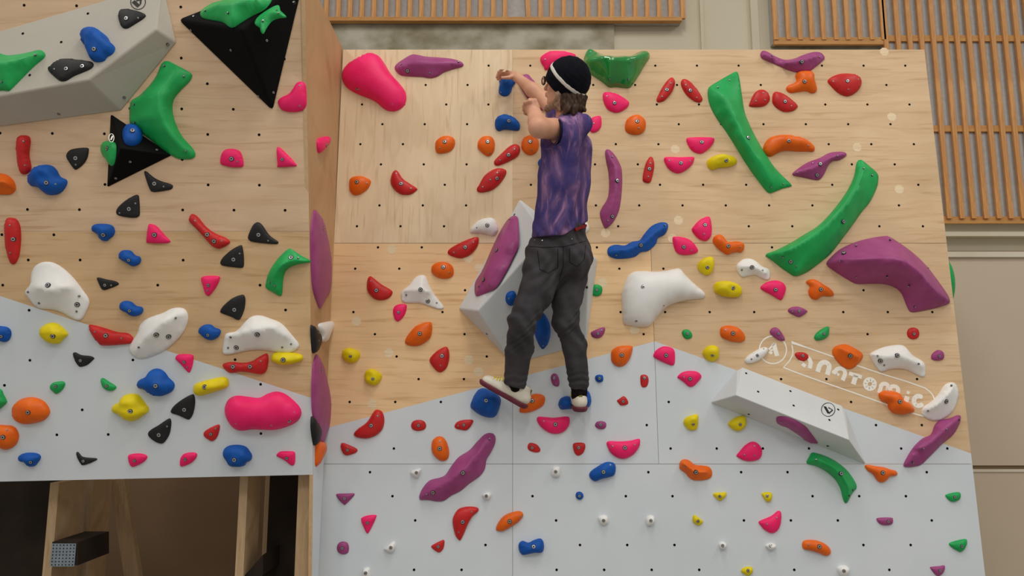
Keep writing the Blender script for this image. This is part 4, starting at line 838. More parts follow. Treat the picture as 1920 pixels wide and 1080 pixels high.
hbeam([(456, 1082), (493, 1040), (493, 1078), (470, 1100)], LY + .02, LY + .4, 'dark slanting beam end at the bottom edge beside the pale post')
# side boards closing the void
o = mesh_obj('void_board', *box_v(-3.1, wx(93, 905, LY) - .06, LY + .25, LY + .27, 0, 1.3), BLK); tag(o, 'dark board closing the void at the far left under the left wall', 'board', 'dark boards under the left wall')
xs = to_world(at(560, 900, 3.7))[0]
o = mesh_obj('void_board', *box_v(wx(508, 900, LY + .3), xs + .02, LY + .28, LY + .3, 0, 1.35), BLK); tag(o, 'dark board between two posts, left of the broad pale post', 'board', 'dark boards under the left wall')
# top deck behind the overhang keeps the void dark, as the closed wall does
tl, tr = to_world(L.hit(-90, -90)), to_world(L.hit(572, -90))

# ---------------------------------------------------------------- the climber: smooth solids from blended limbs, meshed by surface nets
class Field:
    """signed distances in survey coordinates (X right, Y down, Z forward), metres"""
    def __init__(s, lo, hi, step):
        s.lo = np.array(lo, float); s.h = step; s.n = np.ceil((np.array(hi) - s.lo) / step).astype(int) + 1
        s.F = np.full(s.n, .5, np.float32)
    def box(s, a, b, pad):
        i0 = np.clip(((np.minimum(a, b) - pad - s.lo) / s.h).astype(int), 0, s.n - 1); i1 = np.clip(((np.maximum(a, b) + pad - s.lo) / s.h).astype(int) + 2, 1, s.n)
        g = [s.lo[k] + s.h * np.arange(i0[k], i1[k]) for k in range(3)]
        return tuple(slice(i0[k], i1[k]) for k in range(3)), g[0][:, None, None], g[1][None, :, None], g[2][None, None, :]
    def put(s, sl, d, k, op):
        a = s.F[sl]
        if op == 'add':
            h = np.clip(.5 + .5 * (a - d) / k, 0, 1); s.F[sl] = a * (1 - h) + d * h - k * h * (1 - h)
        else:
            d = -d; h = np.clip(.5 - .5 * (a - d) / k, 0, 1); s.F[sl] = a * (1 - h) + d * h + k * h * (1 - h)
    def cone(s, a, b, r1, r2, k=.02, op='add', warp=None):
        a = np.asarray(a, float); b = np.asarray(b, float); sl, X, Y, Z = s.box(a, b, max(r1, r2) + 3 * k + .02)
        ab = b - a; t = np.clip(((X - a[0]) * ab[0] + (Y - a[1]) * ab[1] + (Z - a[2]) * ab[2]) / (ab @ ab + 1e-12), 0, 1)
        d = np.sqrt((X - a[0] - t * ab[0]) ** 2 + (Y - a[1] - t * ab[1]) ** 2 + (Z - a[2] - t * ab[2]) ** 2) - (r1 + (r2 - r1) * t)
        if warp is not None: d = d + warp(X, Y, Z)
        s.put(sl, d, k, op); return s
    def ell(s, c, r, ax=None, k=.02, op='add', warp=None):
        c = np.asarray(c, float); r = np.asarray(r, float); ax = np.eye(3) if ax is None else np.asarray(ax)
        m = r.max(); sl, X, Y, Z = s.box(c, c, m + 3 * k + .02)
        q = [((X - c[0]) * ax[i][0] + (Y - c[1]) * ax[i][1] + (Z - c[2]) * ax[i][2]) for i in range(3)]
        k0 = np.sqrt(sum((q[i] / r[i]) ** 2 for i in range(3))); k1 = np.sqrt(sum((q[i] / r[i] ** 2) ** 2 for i in range(3))) + 1e-9
        d = k0 * (k0 - 1) / k1
        if warp is not None: d = d + warp(X, Y, Z)
        s.put(sl, d, k, op); return s
    def half(s, p, n, k=.004):
        """cut away everything on the +n side of the plane through p"""
        n = unit(n); p = np.asarray(p, float); g = [s.lo[i] + s.h * np.arange(s.n[i]) for i in range(3)]
        d = (g[0][:, None, None] - p[0]) * n[0] + (g[1][None, :, None] - p[1]) * n[1] + (g[2][None, None, :] - p[2]) * n[2]
        a = s.F; h = np.clip(.5 - .5 * (a - d) / k, 0, 1); s.F = (a * (1 - h) + d * h + k * h * (1 - h)).astype(np.float32); return s
    def warp(s, fn):
        g = [s.lo[i] + s.h * np.arange(s.n[i]) for i in range(3)]
        s.F = (s.F + fn(g[0][:, None, None], g[1][None, :, None], g[2][None, None, :])).astype(np.float32); return s
    def mesh(s):
        F_ = s.F; ins = F_ < 0
        nx, ny, nz = F_.shape
        acc = np.zeros((nx - 1, ny - 1, nz - 1, 3)); cnt = np.zeros((nx - 1, ny - 1, nz - 1))
        for ax in range(3):
            sl0 = [slice(None)] * 3; sl1 = [slice(None)] * 3; sl0[ax] = slice(0, -1); sl1[ax] = slice(1, None)
            a, b = F_[tuple(sl0)], F_[tuple(sl1)]; cr = (a < 0) != (b < 0)
            idx = np.argwhere(cr); t = a[cr] / (a[cr] - b[cr]); p = idx.astype(float); p[:, ax] += t
            o1, o2 = [k for k in range(3) if k != ax]
            for d1 in (0, -1):
                for d2 in (0, -1):
                    c = idx.copy(); c[:, o1] += d1; c[:, o2] += d2
                    ok = (c >= 0).all(1) & (c < np.array(cnt.shape)).all(1)
                    np.add.at(acc, tuple(c[ok].T), p[ok]); np.add.at(cnt, tuple(c[ok].T), 1)
        act = cnt > 0; vid = -np.ones(cnt.shape, int); vid[act] = np.arange(act.sum()); V = acc[act] / cnt[act][:, None] * s.h + s.lo
        Q = []
        for ax in range(3):
            sl0 = [slice(None)] * 3; sl1 = [slice(None)] * 3; sl0[ax] = slice(0, -1); sl1[ax] = slice(1, None)
            a, b = ins[tuple(sl0)], ins[tuple(sl1)]; idx = np.argwhere(a != b); fl = a[a != b]
            o1, o2 = (ax + 1) % 3, (ax + 2) % 3
            ok = (idx[:, o1] > 0) & (idx[:, o2] > 0) & (idx[:, o1] < F_.shape[o1] - 1) & (idx[:, o2] < F_.shape[o2] - 1); idx, fl = idx[ok], fl[ok]
            qs = []
            for d1, d2 in ((-1, -1), (0, -1), (0, 0), (-1, 0)):
                c = idx.copy(); c[:, o1] += d1; c[:, o2] += d2; qs.append(vid[tuple(c.T)])
            q = np.stack(qs, 1); q[~fl] = q[~fl][:, ::-1]; Q.append(q)
        return V, np.vstack(Q)
    def obj(s, name, mat, parent=None):
        V, Q = s.mesh(); Q = Q[:, ::-1]
        return mesh_obj(name, to_world(V), Q.tolist(), mat, parent, True)
def A(x, y, Z): return at(x, y, Z)
def mixp(a, b, t): return a * (1 - t) + b * t
SKIN = noise_mat('skin', (206, 150, 122), (220, 166, 138), 12, .5, .35, .15, 120)
SKIN.node_tree.nodes['Principled BSDF'].inputs['Subsurface Weight'].default_value = .08
SKIN.node_tree.nodes['Principled BSDF'].inputs['Subsurface Radius'].default_value = (.01, .004, .002)
# tie dyed shirt
def tiedye():
    m, nt, b = newmat('tie_dye_cotton', .85, .15)
    tc = N(nt, 'ShaderNodeTexCoord'); mp = N(nt, 'ShaderNodeMapping'); mp.inputs['Rotation'].default_value = (0, .6, 0); mp.inputs['Scale'].default_value = (5.5, 5, 2.6)
    nt.links.new(tc.outputs['Object'], mp.inputs[0])
    n1 = N(nt, 'ShaderNodeTexNoise'); n1.inputs['Scale'].default_value = 1.35; n1.inputs['Detail'].default_value = 6; n1.inputs['Distortion'].default_value = 1.3; nt.links.new(mp.outputs[0], n1.inputs[0])
    cr = N(nt, 'ShaderNodeValToRGB'); e = cr.color_ramp.elements
    e[0].position = .34; e[0].color = (*lin((62, 56, 116)), 1); e[1].position = .70; e[1].color = (*lin((176, 136, 176)), 1)
    x = e.new(.46); x.color = (*lin((82, 68, 122)), 1); x = e.new(.55); x.color = (*lin((108, 82, 126)), 1); x = e.new(.62); x.color = (*lin((146, 112, 158)), 1)
    nt.links.new(n1.outputs[0], cr.inputs[0])
    mp2 = N(nt, 'ShaderNodeMapping'); mp2.inputs['Rotation'].default_value = (0, .5, 0); mp2.inputs['Scale'].default_value = (15, 10, 4); nt.links.new(tc.outputs['Object'], mp2.inputs[0])
    n2 = N(nt, 'ShaderNodeTexNoise'); n2.inputs['Scale'].default_value = 1.5; n2.inputs['Detail'].default_value = 5; n2.inputs['Distortion'].default_value = 2; nt.links.new(mp2.outputs[0], n2.inputs[0])
    cr2 = N(nt, 'ShaderNodeValToRGB'); cr2.color_ramp.elements[0].position = .56; cr2.color_ramp.elements[1].position = .74; cr2.color_ramp.elements[0].color = (0, 0, 0, 1); cr2.color_ramp.elements[1].color = (.45, .45, .45, 1)
    nt.links.new(n2.outputs[0], cr2.inputs[0])
    mx = N(nt, 'ShaderNodeMixRGB'); mx.inputs[2].default_value = (*lin((184, 132, 166)), 1); nt.links.new(cr2.outputs[0], mx.inputs[0]); nt.links.new(cr.outputs[0], mx.inputs[1]); nt.links.new(mx.outputs[0], b.inputs['Base Color'])
    bp = N(nt, 'ShaderNodeBump'); bp.inputs['Strength'].default_value = .25; bp.inputs['Distance'].default_value = .004; nt.links.new(n2.outputs[0], bp.inputs['Height']); nt.links.new(bp.outputs[0], b.inputs['Normal'])
    return m
SHIRT = tiedye()
DENIM = noise_mat('charcoal_denim', (58, 56, 60), (78, 75, 79), 9, .85, .15, .25, 180, detail=8)
KNIT = noise_mat('navy_knit', (14, 15, 22), (20, 21, 30), 40, .9, .1, .4, 200)
KNITW = noise_mat('white_knit', (214, 212, 204), (226, 224, 216), 40, .9, .1, .3, 200)
HAIR = noise_mat('brown_hair', (48, 34, 24), (84, 62, 45), 3, .55, .3, .6, 14, stretch=(26, 26, 3), dist=.006)
BEARD = noise_mat('grey_blond_hair', (134, 106, 84), (176, 148, 124), 3, .55, .3, .6, 14, stretch=(26, 26, 3), dist=.006)
TRIM = noise_mat('navy_trim', (24, 24, 42), (32, 32, 52), 30, .9, .1)
SHOEW = noise_mat('shoe_leather', (222, 214, 198), (236, 230, 216), 20, .6, .3, .2, 90)
SOLE = noise_mat('maroon_rubber', (104, 42, 58), (118, 52, 68), 20, .6, .3)
LACE = noise_mat('yellow_lace', (226, 206, 60), (238, 222, 92), 30, .8, .2)
OLIVE = noise_mat('olive_tab', (108, 104, 34), (124, 120, 46), 30, .8, .2)
SOCK = noise_mat('black_sock', (16, 15, 15), (34, 28, 26), 60, .9, .1)
DARKM = noise_mat('dark_frame', (54, 30, 24), (70, 40, 32), 30, .35, .5)
GLASS, gnt, gb = newmat('lens_glass', .05, .5); gb.inputs['Transmission Weight'].default_value = 1.0; gb.inputs['IOR'].default_value = 1.1

# joints
HC_ = A(1066, 158, 3.66); UPH = unit((.20, -.97, -.10)); FD = unit((-.88, -.14, .45)); FD = unit(FD - UPH * (FD @ UPH)); SD = np.cross(UPH, FD)   # SD: towards the head's side
if SD[2] > 0: SD = -SD
HX = np.stack([SD, FD, UPH])
def HP(s_, f_, u_): return HC_ + np.array([-.012, .012, 0]) + SD * s_ + FD * f_ + UPH * u_
SHL, ELL, WRL = A(1066, 243, 3.64), A(1010, 240, 3.46), A(1003, 216, 3.53)
SHR, ELR, WRR = A(1058, 226, 3.86), A(1020, 187, 4.02), A(971, 146, 4.13)
HIL, KNL, ANL = A(1022, 470, 3.66), A(979, 602, 3.61), A(963, 730, 3.77)
HIR, KNR, ANR = A(1073, 474, 3.76), A(1060, 604, 3.73), A(1085, 730, 3.78)
BFW = unit((-.90, 0, .43)); BSD = np.array([-.43, 0, -.90])   # torso facing, torso left side
# --- body: one continuous surface
fb = Field((-.18, -1.22, 3.36), (.48, .66, 4.32), .0048)
ns = lambda amp, fx, fy, fz, ph=0: (lambda X, Y, Z: amp * np.sin(X * fx + 2 * np.sin(Y * fy * .6 + ph)) * np.sin(Y * fy + ph) * np.cos(Z * fz + ph))
chest, belly, pelv = A(1062, 285, 3.68), A(1056, 380, 3.69), A(1050, 450, 3.71)
for sg in (1, -1):
    fb.cone(chest + BSD * .075 * sg, belly + BSD * .055 * sg, .066, .066, .03)
    fb.cone(belly + BSD * .05 * sg, pelv + BSD * .05 * sg, .066, .074, .03)
fb.cone(chest + np.array([0, -.08, 0]), A(1066, 205, 3.67), .06, .05, .03)
fb.cone(A(1066, 225, 3.67), HP(0, -.02, -.08), .055, .052, .03)
fb.cone(SHL, A(1066, 236, 3.70), .055, .05, .04); fb.cone(SHR, A(1066, 232, 3.72), .05, .05, .04)
fb.cone(SHL, ELL, .056, .047, .02); fb.cone(ELL, mixp(ELL, WRL, .6), .045, .040, .015); fb.cone(mixp(ELL, WRL, .5), WRL, .040, .033, .015)
fb.cone(SHR, ELR, .05, .04, .02); fb.cone(ELR, mixp(ELR, WRR, .45), .039, .038, .015); fb.cone(mixp(ELR, WRR, .45), WRR, .038, .025, .015)
for H_, K_, A_, M_ in ((HIL, KNL, ANL, A(974, 655, 3.67)), (HIR, KNR, ANR, A(1078, 650, 3.75))):
    fb.cone(H_, K_, .064, .046, .03); fb.cone(K_, M_, .044, .044, .02); fb.cone(M_, A_, .043, .032, .02)
# head
fb.ell(HP(0, -.008, .028), (.074, .094, .088), HX, .02)
fb.ell(HP(0, .028, -.045), (.055, .062, .062), HX, .02)
fb.cone(HP(0, .040, -.085), HP(0, .062, -.088), .026, .020, .02)                       # chin
fb.cone(HP(.045, -.005, -.055), HP(.018, .055, -.09), .018, .016, .015)
fb.cone(HP(0, .088, .018), HP(0, .108, -.018), .008, .012, .010)                        # nose
fb.ell(HP(0, .104, -.022), (.016, .012, .009), HX, .008)
fb.cone(HP(.032, .078, .032), HP(-.032, .078, .032), .010, .010, .012)                   # brow
for sg in (1, -1):
    fb.ell(HP(.030 * sg, .092, .012), (.016, .012, .012), HX, .004, 'sub'); fb.ell(HP(.030 * sg, .072, .012), (.013, .013, .012), HX, .003)
    fb.ell(HP(.040 * sg, .060, -.025), (.020, .020, .018), HX, .015)                     # cheek
    fb.ell(HP(.074 * sg, -.008, -.010), (.008, .018, .030), HX, .005); fb.ell(HP(.084 * sg, -.004, -.008), (.006, .010, .018), HX, .004, 'sub')
fb.cone(HP(.020, .090, -.048), HP(-.020, .090, -.048), .007, .007, .004); fb.cone(HP(.018, .088, -.058), HP(-.018, .088, -.058), .008, .008, .004)
fb.cone(HP(.022, .102, -.053), HP(-.022, .102, -.053), .003, .003, .003, 'sub')
# far (right) hand pinching the blue hold from above
pc = A(958, 139, 4.165)
fb.ell(pc, (.038, .026, .040), np.stack([unit((-.92, -.28, .1)), unit((.28, -.95, 0)), unit((.1, 0, 1))]), .012); fb.cone(WRR, pc, .025, .022, .015)
fb.ell(A(945, 137, 4.175), (.022, .020, .03), None, .008)
kn = [(948, 126.5, 4.115), (946, 128, 4.14), (945.5, 130, 4.165), (946, 133, 4.19)]
t1 = [(939.5, 130, 4.105), (936, 134, 4.13), (935, 137, 4.16), (937, 139.5, 4.185)]
t2 = [(937.5, 138, 4.115), (931.5, 145, 4.14), (933.5, 149, 4.165), (938, 150, 4.19)]
for i in range(4):
    r_ = (.0088, .0092, .009, .008)[i]
    fb.cone(pc + (A(*kn[i]) - pc) * .3, A(*kn[i]), .012, r_ * 1.12, .006); fb.cone(A(*kn[i]), A(*t1[i]), r_ * 1.08, r_, .003); fb.cone(A(*t1[i]), A(*t2[i]), r_, r_ * .82, .003)
fb.cone(A(964, 142, 4.14), A(953, 145.5, 4.105), .013, .0105, .008); fb.cone(A(953, 145.5, 4.105), A(942, 146, 4.10), .0102, .008, .003)
# near (left) hand, a loose fist beside the face
fc_ = A(999, 204, 3.56)
fb.ell(fc_, (.034, .040, .040), None, .012); fb.cone(WRL, fc_, .032, .030, .014)
kk = [(994, 190, 3.525), (989, 194.5, 3.545), (986.5, 201, 3.565), (987, 208, 3.585)]
k1 = [(985, 193, 3.545), (983, 199, 3.57), (983, 206, 3.59), (985, 212, 3.605)]
k2 = [(988, 201, 3.60), (988, 206, 3.61), (989, 211, 3.62), (991, 215, 3.625)]
for i in range(4):
    r_ = (.0105, .011, .0105, .0095)[i]
    fb.cone(fc_ + (A(*kk[i]) - fc_) * .35, A(*kk[i]), .014, r_ * 1.1, .007); fb.cone(A(*kk[i]), A(*k1[i]), r_ * 1.05, r_, .003); fb.cone(A(*k1[i]), A(*k2[i]), r_, r_ * .85, .003)
fb.cone(A(1006, 200, 3.535), A(1003, 189, 3.535), .015, .012, .008); fb.cone(A(1003, 189, 3.535), A(993, 187, 3.55), .0115, .009, .003)
person = fb.obj('person', SKIN)
tag(person, 'person in a black hat, purple tie-dye shirt and dark trousers climbing the right wall', 'person')
# --- shirt
fs = Field((.02, -.98, 3.40), (.46, -.24, 4.0), .0048)
for sg in (1, -1):
    fs.cone(chest + BSD * .088 * sg + np.array([.006, -.03, 0]), A(1058, 345, 3.69) + BSD * .075 * sg, .096, .094, .04)
    fs.cone(A(1058, 345, 3.69) + BSD * .075 * sg, A(1050, 437, 3.71) + BSD * .082 * sg, .094, .108, .04)
fs.cone(A(1080, 238, 3.69), A(1060, 236, 3.69), .062, .055, .03)
fs.cone(A(1068, 226, 3.66), A(1070, 214, 3.66), .064, .058, .02)
fs.cone(SHR, A(1062, 240, 3.80), .07, .07, .04); fs.cone(SHR, mixp(SHR, ELR, .3), .068, .066, .02)
fs.ell(A(1094, 232, 3.60), (.045, .05, .03), None, .03)                                   # gathered cloth behind the neck
sl0, sl1 = A(1072, 246, 3.64), A(1030, 250, 3.52)
fs.cone(sl0, sl1, .075, .076, .03)
fs.half(A(1047, 246, 3.56), unit((-.97, .12, -.20)) * 1.0) if False else None
def folds(X, Y, Z):
    w1 = .0042 * np.sin((X * .9 + Y * .55 + Z * .3) * 74 + 2.2 * np.sin(Y * 11 + X * 8)) * (.5 + .5 * np.sin(Y * 9 + X * 13 + 1))
    w2 = .0030 * np.sin((X * 1.0 - Y * .5) * 108 + 2.5 * np.sin(Y * 17 + Z * 9)) * np.clip((Y + .55) * 3.2, 0, 1)
    return w1 + w2
fs.warp(folds)
# hem: cut below, rising to the back on the right; neck opening; sleeve opening
hl, hr = A(1000, 449, 3.6), A(1062, 438, 3.6)
fs.half(A(1030, 446, 3.70), (.06, 1, .0)); fs.half(A(1083, 426, 3.70), (.62, 1, 0.0))
fs.cone(A(1068, 210, 3.66), A(1066, 226, 3.675), .056, .050, .004, 'sub')
# the sleeve mouth: remove everything left of the opening plane, but only around the arm
sn = unit((-.93, -.05, -.36)); so = A(1044, 247, 3.55)
sb, X_, Y_, Z_ = fs.box(A(1018, 247, 3.45), A(1018, 247, 3.45), .14)
d_ = (X_ - so[0]) * sn[0] + (Y_ - so[1]) * sn[1] + (Z_ - so[2]) * sn[2]
sc_ = A(1024, 242, 3.50); near = np.sqrt((X_ - sc_[0]) ** 2 + (Y_ - sc_[1]) ** 2 + (Z_ - sc_[2]) ** 2) - .092
sub = np.maximum(-d_, near); fs.F[sb] = np.maximum(fs.F[sb], -sub)
fs.cone(A(1046, 288, 3.655), A(1040, 330, 3.67), .078, .085, .02, 'add', folds)
fs.cone(A(1058, 262, 3.60), A(1066, 272, 3.60), .040, .052, .02, 'add', folds)
shirt = fs.obj('shirt', SHIRT, person)
# sleeve trim: a ring at the mouth of the sleeve
def ring(c, n, r, th, name, mat, parent, sq=1.0, up=(0, -1, 0), seg=40):
    n = unit(n); u_ = unit(np.asarray(up, float) - n * (np.asarray(up, float) @ n)); v_ = np.cross(n, u_); vs, fs_ = [], []
    for i in range(seg):
        a_ = 2 * math.pi * i / seg; d = u_ * math.cos(a_) * sq + v_ * math.sin(a_)
        for j in range(8):
            b_ = 2 * math.pi * j / 8; vs.append(to_world(c + d * (r + th * .5 * math.cos(b_)) + n * th * math.sin(b_)))
    for i in range(seg):
        for j in range(8): fs_.append((i * 8 + j, i * 8 + (j + 1) % 8, ((i + 1) % seg) * 8 + (j + 1) % 8, ((i + 1) % seg) * 8 + j))
    return mesh_obj(name, vs, fs_, mat, parent, True)
ring(so + np.array([-.004, .008, .0]) , sn, .066, .008, 'sleeve_trim', TRIM, shirt, .98)
# --- trousers
ft = Field((-.12, -.40, 3.40), (.52, .60, 4.0), .0048)
for sg in (1, -1): ft.cone(A(1054, 432, 3.715) + BSD * .062 * sg, A(1050, 468, 3.72) + BSD * .066 * sg, .100, .112, .03)
ft.ell(A(1072, 486, 3.70), (.098, .10, .12), None, .04)
ft.cone(A(1024, 476, 3.67), A(1007, 545, 3.645), .105, .086, .03); ft.cone(A(1007, 545, 3.645), KNL, .086, .068, .02)
ft.cone(KNL, A(974, 655, 3.67), .067, .067, .015); ft.cone(A(974, 655, 3.67), A(966, 722, 3.755), .067, .055, .02)
ft.cone(A(1075, 480, 3.76), A(1063, 560, 3.745), .098, .074, .03); ft.cone(A(1063, 560, 3.745), KNR, .074, .066, .02)
ft.cone(KNR, A(1078, 650, 3.75), .066, .058, .015); ft.cone(A(1078, 650, 3.75), A(1086, 716, 3.775), .058, .053, .02)
def wr(X, Y, Z):
    ky = np.exp(-((Y - .19) / .11) ** 2); an = np.exp(-((Y - .47) / .05) ** 2); cr = np.exp(-((Y + .06) / .08) ** 2)
    w = .0040 * ky * np.sin(Y * 150 + 60 * X + 3.2 * np.sin(X * 44 + Z * 21 + Y * 19)) * (.45 + .55 * np.sin(X * 52 + Y * 37 + Z * 20))
    w += .0026 * an * np.sin(Y * 190 + 50 * X + 3 * np.sin(Z * 40 + X * 30))
    w += .0032 * cr * np.sin((Y * .8 + X * .9) * 120 + 2 * np.sin(X * 30))
    w += .0034 * np.sin((X * .9 - Y * .5 + Z * .4) * 85 + 3 * np.sin(Y * 14)) 
    return w
ft.warp(wr)
ft.half(A(966, 729, 3.76), (-.25, 1, .1));
sb, X_, Y_, Z_ = ft.box(A(962, 722, 3.76), A(962, 722, 3.76), .11)
d_ = (X_ - A(962, 723, 3.76)[0]) * -.25 + (Y_ - A(962, 723, 3.76)[1]); ft.F[sb] = np.where(X_ + 0 * Y_ + 0 * Z_ < A(1015, 700, 3.76)[0], np.maximum(ft.F[sb], d_), ft.F[sb]) 
trousers = ft.obj('trousers', DENIM, person)
# pocket seams, rivets and the red belt tag
RED = noise_mat('red_belt', (132, 30, 28), (150, 38, 34), 40, .8, .2)
def surf(fobj, x, y):
    """first point of an object's surface under photo point (x, y)"""
    o_ = Vector(to_world(np.zeros(3))); d = Vector(to_world(ray(x, y))) - o_; d.normalize()
    mw = fobj.parent.matrix_basis @ fobj.matrix_basis if fobj.parent else fobj.matrix_basis; im = mw.inverted()
    hit, loc, nor, _ = fobj.ray_cast(im @ o_, (im.to_3x3() @ d).normalized())
    return (np.array(mw @ loc), np.array(mw.to_3x3() @ nor), d) if hit else (None, None, None)
bpy.context.view_layer.update()
def seam(name, pts, r, mat, parent, fobj, lift=.0005, n=8):
    P_ = []
    for i in range(len(pts) - 1):
        for t in np.linspace(0, 1, n, endpoint=(i == len(pts) - 2)):
            x, y = pts[i][0] * (1 - t) + pts[i + 1][0] * t, pts[i][1] * (1 - t) + pts[i + 1][1] * t; q, nn, d = surf(fobj, x, y)
            if q is not None: P_.append(q - np.array(d) * lift)
    if len(P_) < 2: return None
    acc_ = Acc()
    for a_, b_ in zip(P_[:-1], P_[1:]):
        if np.linalg.norm(a_ - b_) > 1e-5 and np.linalg.norm(a_ - b_) < .08: acc_.add(box_wf(a_, b_, r * 2, r * 2, np.array([.31, .2, .93])))
    return acc_.obj(name, [mat], parent)
STITCH = noise_mat('denim_stitch', (30, 29, 31), (38, 37, 39), 30, .9, .1)
seam('seam', [(992, 462), (1020, 464), (1060, 462), (1098, 452)], .0012, STITCH, trousers, trousers)
seam('pocket', [(1008, 470), (1012, 505), (1028, 512), (1046, 502), (1046, 466)], .0011, STITCH, trousers, trousers)
seam('pocket', [(1068, 464), (1068, 492), (1082, 500), (1096, 486), (1098, 456)], .0011, STITCH, trousers, trousers)
seam('seam', [(1056, 462), (1056, 500), (1048, 528)], .0012, STITCH, trousers, trousers)
seam('belt', [(1078, 431), (1088, 427), (1098, 423)], .0065, RED, trousers, trousers, .004)
for x, y in ((1003, 450.5), (1017, 451), (1072, 448)):
    q, nn, d = surf(trousers, x, y)
    if q is not None: seam('rivet', [(x - .8, y), (x + .8, y)], .0022, STEEL, trousers, trousers, .001, 2)
# --- hat
HA = unit((.61, -.62, -.49)); HFx = unit(np.array([-.6, -.5, .6]) - HA * (np.array([-.6, -.5, .6]) @ HA)); HSx = np.cross(HA, HFx); HAX = np.stack([HSx, HFx, HA])
hc = A(1066.5, 148.5, 3.655)
fh = Field(hc - .17, hc + .17, .0036)
fh.ell(hc, (.107, .112, .112), HAX, .01); fh.cone(hc - HA * .01, hc - HA * .075, .103, .095, .02)
fh.warp(lambda X, Y, Z: .0012 * np.sin(X * 160 + 3 * np.sin(Y * 40)) * np.sin(Y * 90 + Z * 60))
fh.half(hc - HA * .066, -HA)
hat = fh.obj('hat', KNIT, person)
fw = Field(hc - .17, hc + .17, .0036)
fw.ell(hc, (.1088, .1138, .1138), HAX, .01); fw.cone(hc - HA * .01, hc - HA * .055, .1048, .0998, .02)
fw.half(hc + HA * .009, HA); fw.half(hc - HA * .011, -HA)
fw.obj('hat_band', KNITW, hat)
# --- hair and beard
def strands(amp): return lambda X, Y, Z: amp * np.sin(X * 300 + 4 * np.sin(Y * 50 + Z * 30)) * .5 + amp * np.sin((X + Z) * 190 + 3 * np.sin(Y * 38))
fr_ = Field(A(1020, 160, 3.5) - .06, A(1110, 225, 3.75) + .06, .0036)
fr_.cone(A(1066, 186, 3.61), A(1068, 200, 3.60), .036, .030, .02); fr_.cone(A(1079, 186, 3.63), A(1080, 200, 3.62), .042, .032, .02)
fr_.cone(A(1088, 184, 3.67), A(1088, 198, 3.66), .034, .026, .02); fr_.cone(A(1056, 184, 3.61), A(1057, 200, 3.61), .022, .018, .02)
fr_.cone(A(1086, 202, 3.63), A(1096, 206, 3.62), .020, .010, .01); fr_.cone(A(1064, 204, 3.58), A(1058, 213, 3.585), .018, .008, .01)
fr_.cone(A(1075, 204, 3.59), A(1076, 213, 3.585), .020, .010, .01)
fr_.warp(strands(.0035)); fr_.obj('hair', HAIR, person)
fg = Field(A(1015, 160, 3.5) - .05, A(1065, 215, 3.75) + .05, .0036)
fg.cone(A(1047, 176, 3.612), A(1043, 197, 3.63), .015, .015, .012); fg.cone(A(1042, 196, 3.63), A(1031, 203, 3.66), .015, .011, .015); fg.cone(A(1047, 178, 3.60), A(1050, 204, 3.615), .015, .012, .012)
fg.cone(A(1031, 200, 3.655), A(1026, 204, 3.69), .014, .016, .012)
fg.warp(strands(.0028)); fg.obj('beard', BEARD, person)
# --- glasses
gl = bpy.data.objects.new('glasses', None); C.objects.link(gl); gl.parent = person
gl.matrix_basis = person.matrix_basis.inverted() @ Matrix.Translation(Vector(to_world(HP(0, .12, .01))))
bpy.context.view_layer.update()
def g_parent(v, f, m, nm): 
    o_ = mesh_obj(nm, v, f, m, None, True); mw = o_.matrix_basis.copy(); o_.parent = gl; o_.matrix_basis = (person.matrix_basis @ gl.matrix_basis).inverted() @ mw; return o_
for sg in (1, -1):
    c_ = HP(.033 * sg, .112, .010); vs = []; fs_ = []
    for i in range(28):
        a_ = 2 * math.pi * i / 28
        for j in range(6):
            b_ = 2 * math.pi * j / 6; rr = .0225 + .0022 * math.cos(b_); vs.append(to_world(c_ + SD * rr * math.cos(a_) + UPH * rr * .92 * math.sin(a_) + FD * .0022 * math.sin(b_)))
        for j in range(6): fs_.append((i * 6 + j, i * 6 + (j + 1) % 6, ((i + 1) % 28) * 6 + (j + 1) % 6, ((i + 1) % 28) * 6 + j))
    g_parent(vs, fs_, DARKM, 'frame')
    vs = [to_world(c_ + SD * .0215 * math.cos(2 * math.pi * i / 24) + UPH * .0198 * math.sin(2 * math.pi * i / 24) + FD * o2) for o2 in (.0006, -.0006) for i in range(24)]
    g_parent(vs, [tuple(range(24)), tuple(range(47, 23, -1))] + [(i, (i + 1) % 24, 24 + (i + 1) % 24, 24 + i) for i in range(24)], GLASS, 'lens')
    v_, f_ = box_wf(to_world(HP(.056 * sg, .112, .014)), to_world(HP(.080 * sg, .0, .010)), .003, .004, UPH @ M3); g_parent(v_, f_, DARKM, 'temple')
v_, f_ = box_wf(to_world(HP(.011, .113, .014)), to_world(HP(-.011, .113, .014)), .003, .003, UPH @ M3); g_parent(v_, f_, DARKM, 'bridge')
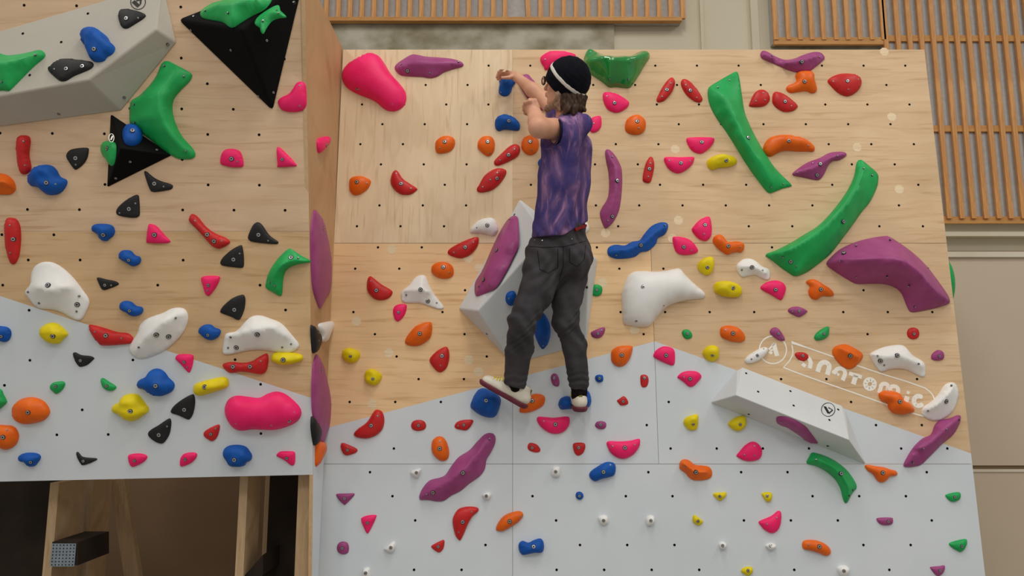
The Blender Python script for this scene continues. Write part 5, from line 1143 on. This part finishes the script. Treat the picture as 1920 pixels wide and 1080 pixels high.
# --- socks and shoes
for K_, A_ in ((A(966, 716, 3.755), A(967, 742, 3.775)), (A(1086, 712, 3.775), A(1086, 742, 3.785))):
    fk = Field(np.minimum(K_, A_) - .09, np.maximum(K_, A_) + .09, .0045); fk.cone(K_, A_, .043, .041, .01); fk.warp(lambda X, Y, Z: .0012 * np.sin(Y * 300)); fk.obj('sock', SOCK, person)
def shoe(origin, toe, up, name_label, mirror=1, L_=.275):
    toe = unit(toe); up = unit(np.asarray(up, float) - toe * (np.asarray(up, float) @ toe)); side = np.cross(toe, up) * mirror; AX = np.stack([toe, side, up])
    P_ = lambda x, y, z: origin + toe * x + side * y + up * z
    lo, hi = origin - .19, origin + .19
    f = Field(lo, hi, .0038)
    f.ell(P_(-.088, 0, .040), (.046, .034, .040), AX, .02); f.cone(P_(-.086, 0, .045), P_(-.074, 0, .082), .034, .038, .015)
    f.ell(P_(-.02, 0, .040), (.080, .037, .040), AX, .02); f.ell(P_(.055, -.004, .028), (.075, .043, .032), AX, .02); f.ell(P_(.098, -.004, .024), (.036, .036, .024), AX, .015)
    f.cone(P_(-.03, 0, .068), P_(.03, 0, .052), .028, .026, .02)
    f.ell(P_(-.074, 0, .112), (.034, .028, .042), AX, .006, 'sub')
    f.half(P_(0, 0, .012), -up)
    sh = f.obj('shoe', SHOEW, person); sh['label'] = name_label
    g = Field(lo, hi, .0038)
    g.ell(P_(-.086, 0, .012), (.052, .040, .034), AX, .02); g.ell(P_(-.01, 0, .010), (.090, .038, .030), AX, .02); g.ell(P_(.068, -.004, .010), (.074, .048, .030), AX, .02); g.ell(P_(.105, -.004, .012), (.038, .038, .026), AX, .01)
    g.half(P_(0, 0, .016), up); g.half(P_(0, 0, -.010), -up); g.obj('sole', SOLE, sh)
    acc_ = Acc()
    for i in range(5):
        x = .024 + i * .014; z = .083 - i * .0058
        pts = [P_(x, -.033, z - .014), P_(x + .003, -.016, z - .003), P_(x + .006, 0.0, z), P_(x + .003, .016, z - .003), P_(x, .033, z - .014)]
        for a_, b_ in zip(pts[:-1], pts[1:]): acc_.add(box_wf(to_world(a_), to_world(b_), .0062, .0055, up @ M3))
    bow = [P_(.024, 0, .086), P_(.016, .022, .092), P_(.034, .034, .080), P_(.026, 0, .085), P_(.02, -.022, .092), P_(.036, -.034, .080), P_(.026, 0, .085)]
    for a_, b_ in zip(bow[:-1], bow[1:]): acc_.add(box_wf(to_world(a_), to_world(b_), .004, .004, up @ M3))
    acc_.obj('laces', [LACE], sh)
    v_, f_ = box_wf(to_world(P_(-.123, 0, .055)), to_world(P_(-.113, 0, .094)), .017, .006, side @ M3); bevel(mesh_obj('heel_tab', v_, f_, OLIVE, sh), .002)
    return sh
shoe(A(944, 741, 3.765), (-.86, -.47, .12), (.42, -.86, .05), 'left cream climbing shoe with a maroon sole, pointing left')
shoe(A(1084, 764, 3.86), (-.02, .04, 1.0), (0, -1, .04), 'right cream climbing shoe with a maroon sole, seen from the heel')
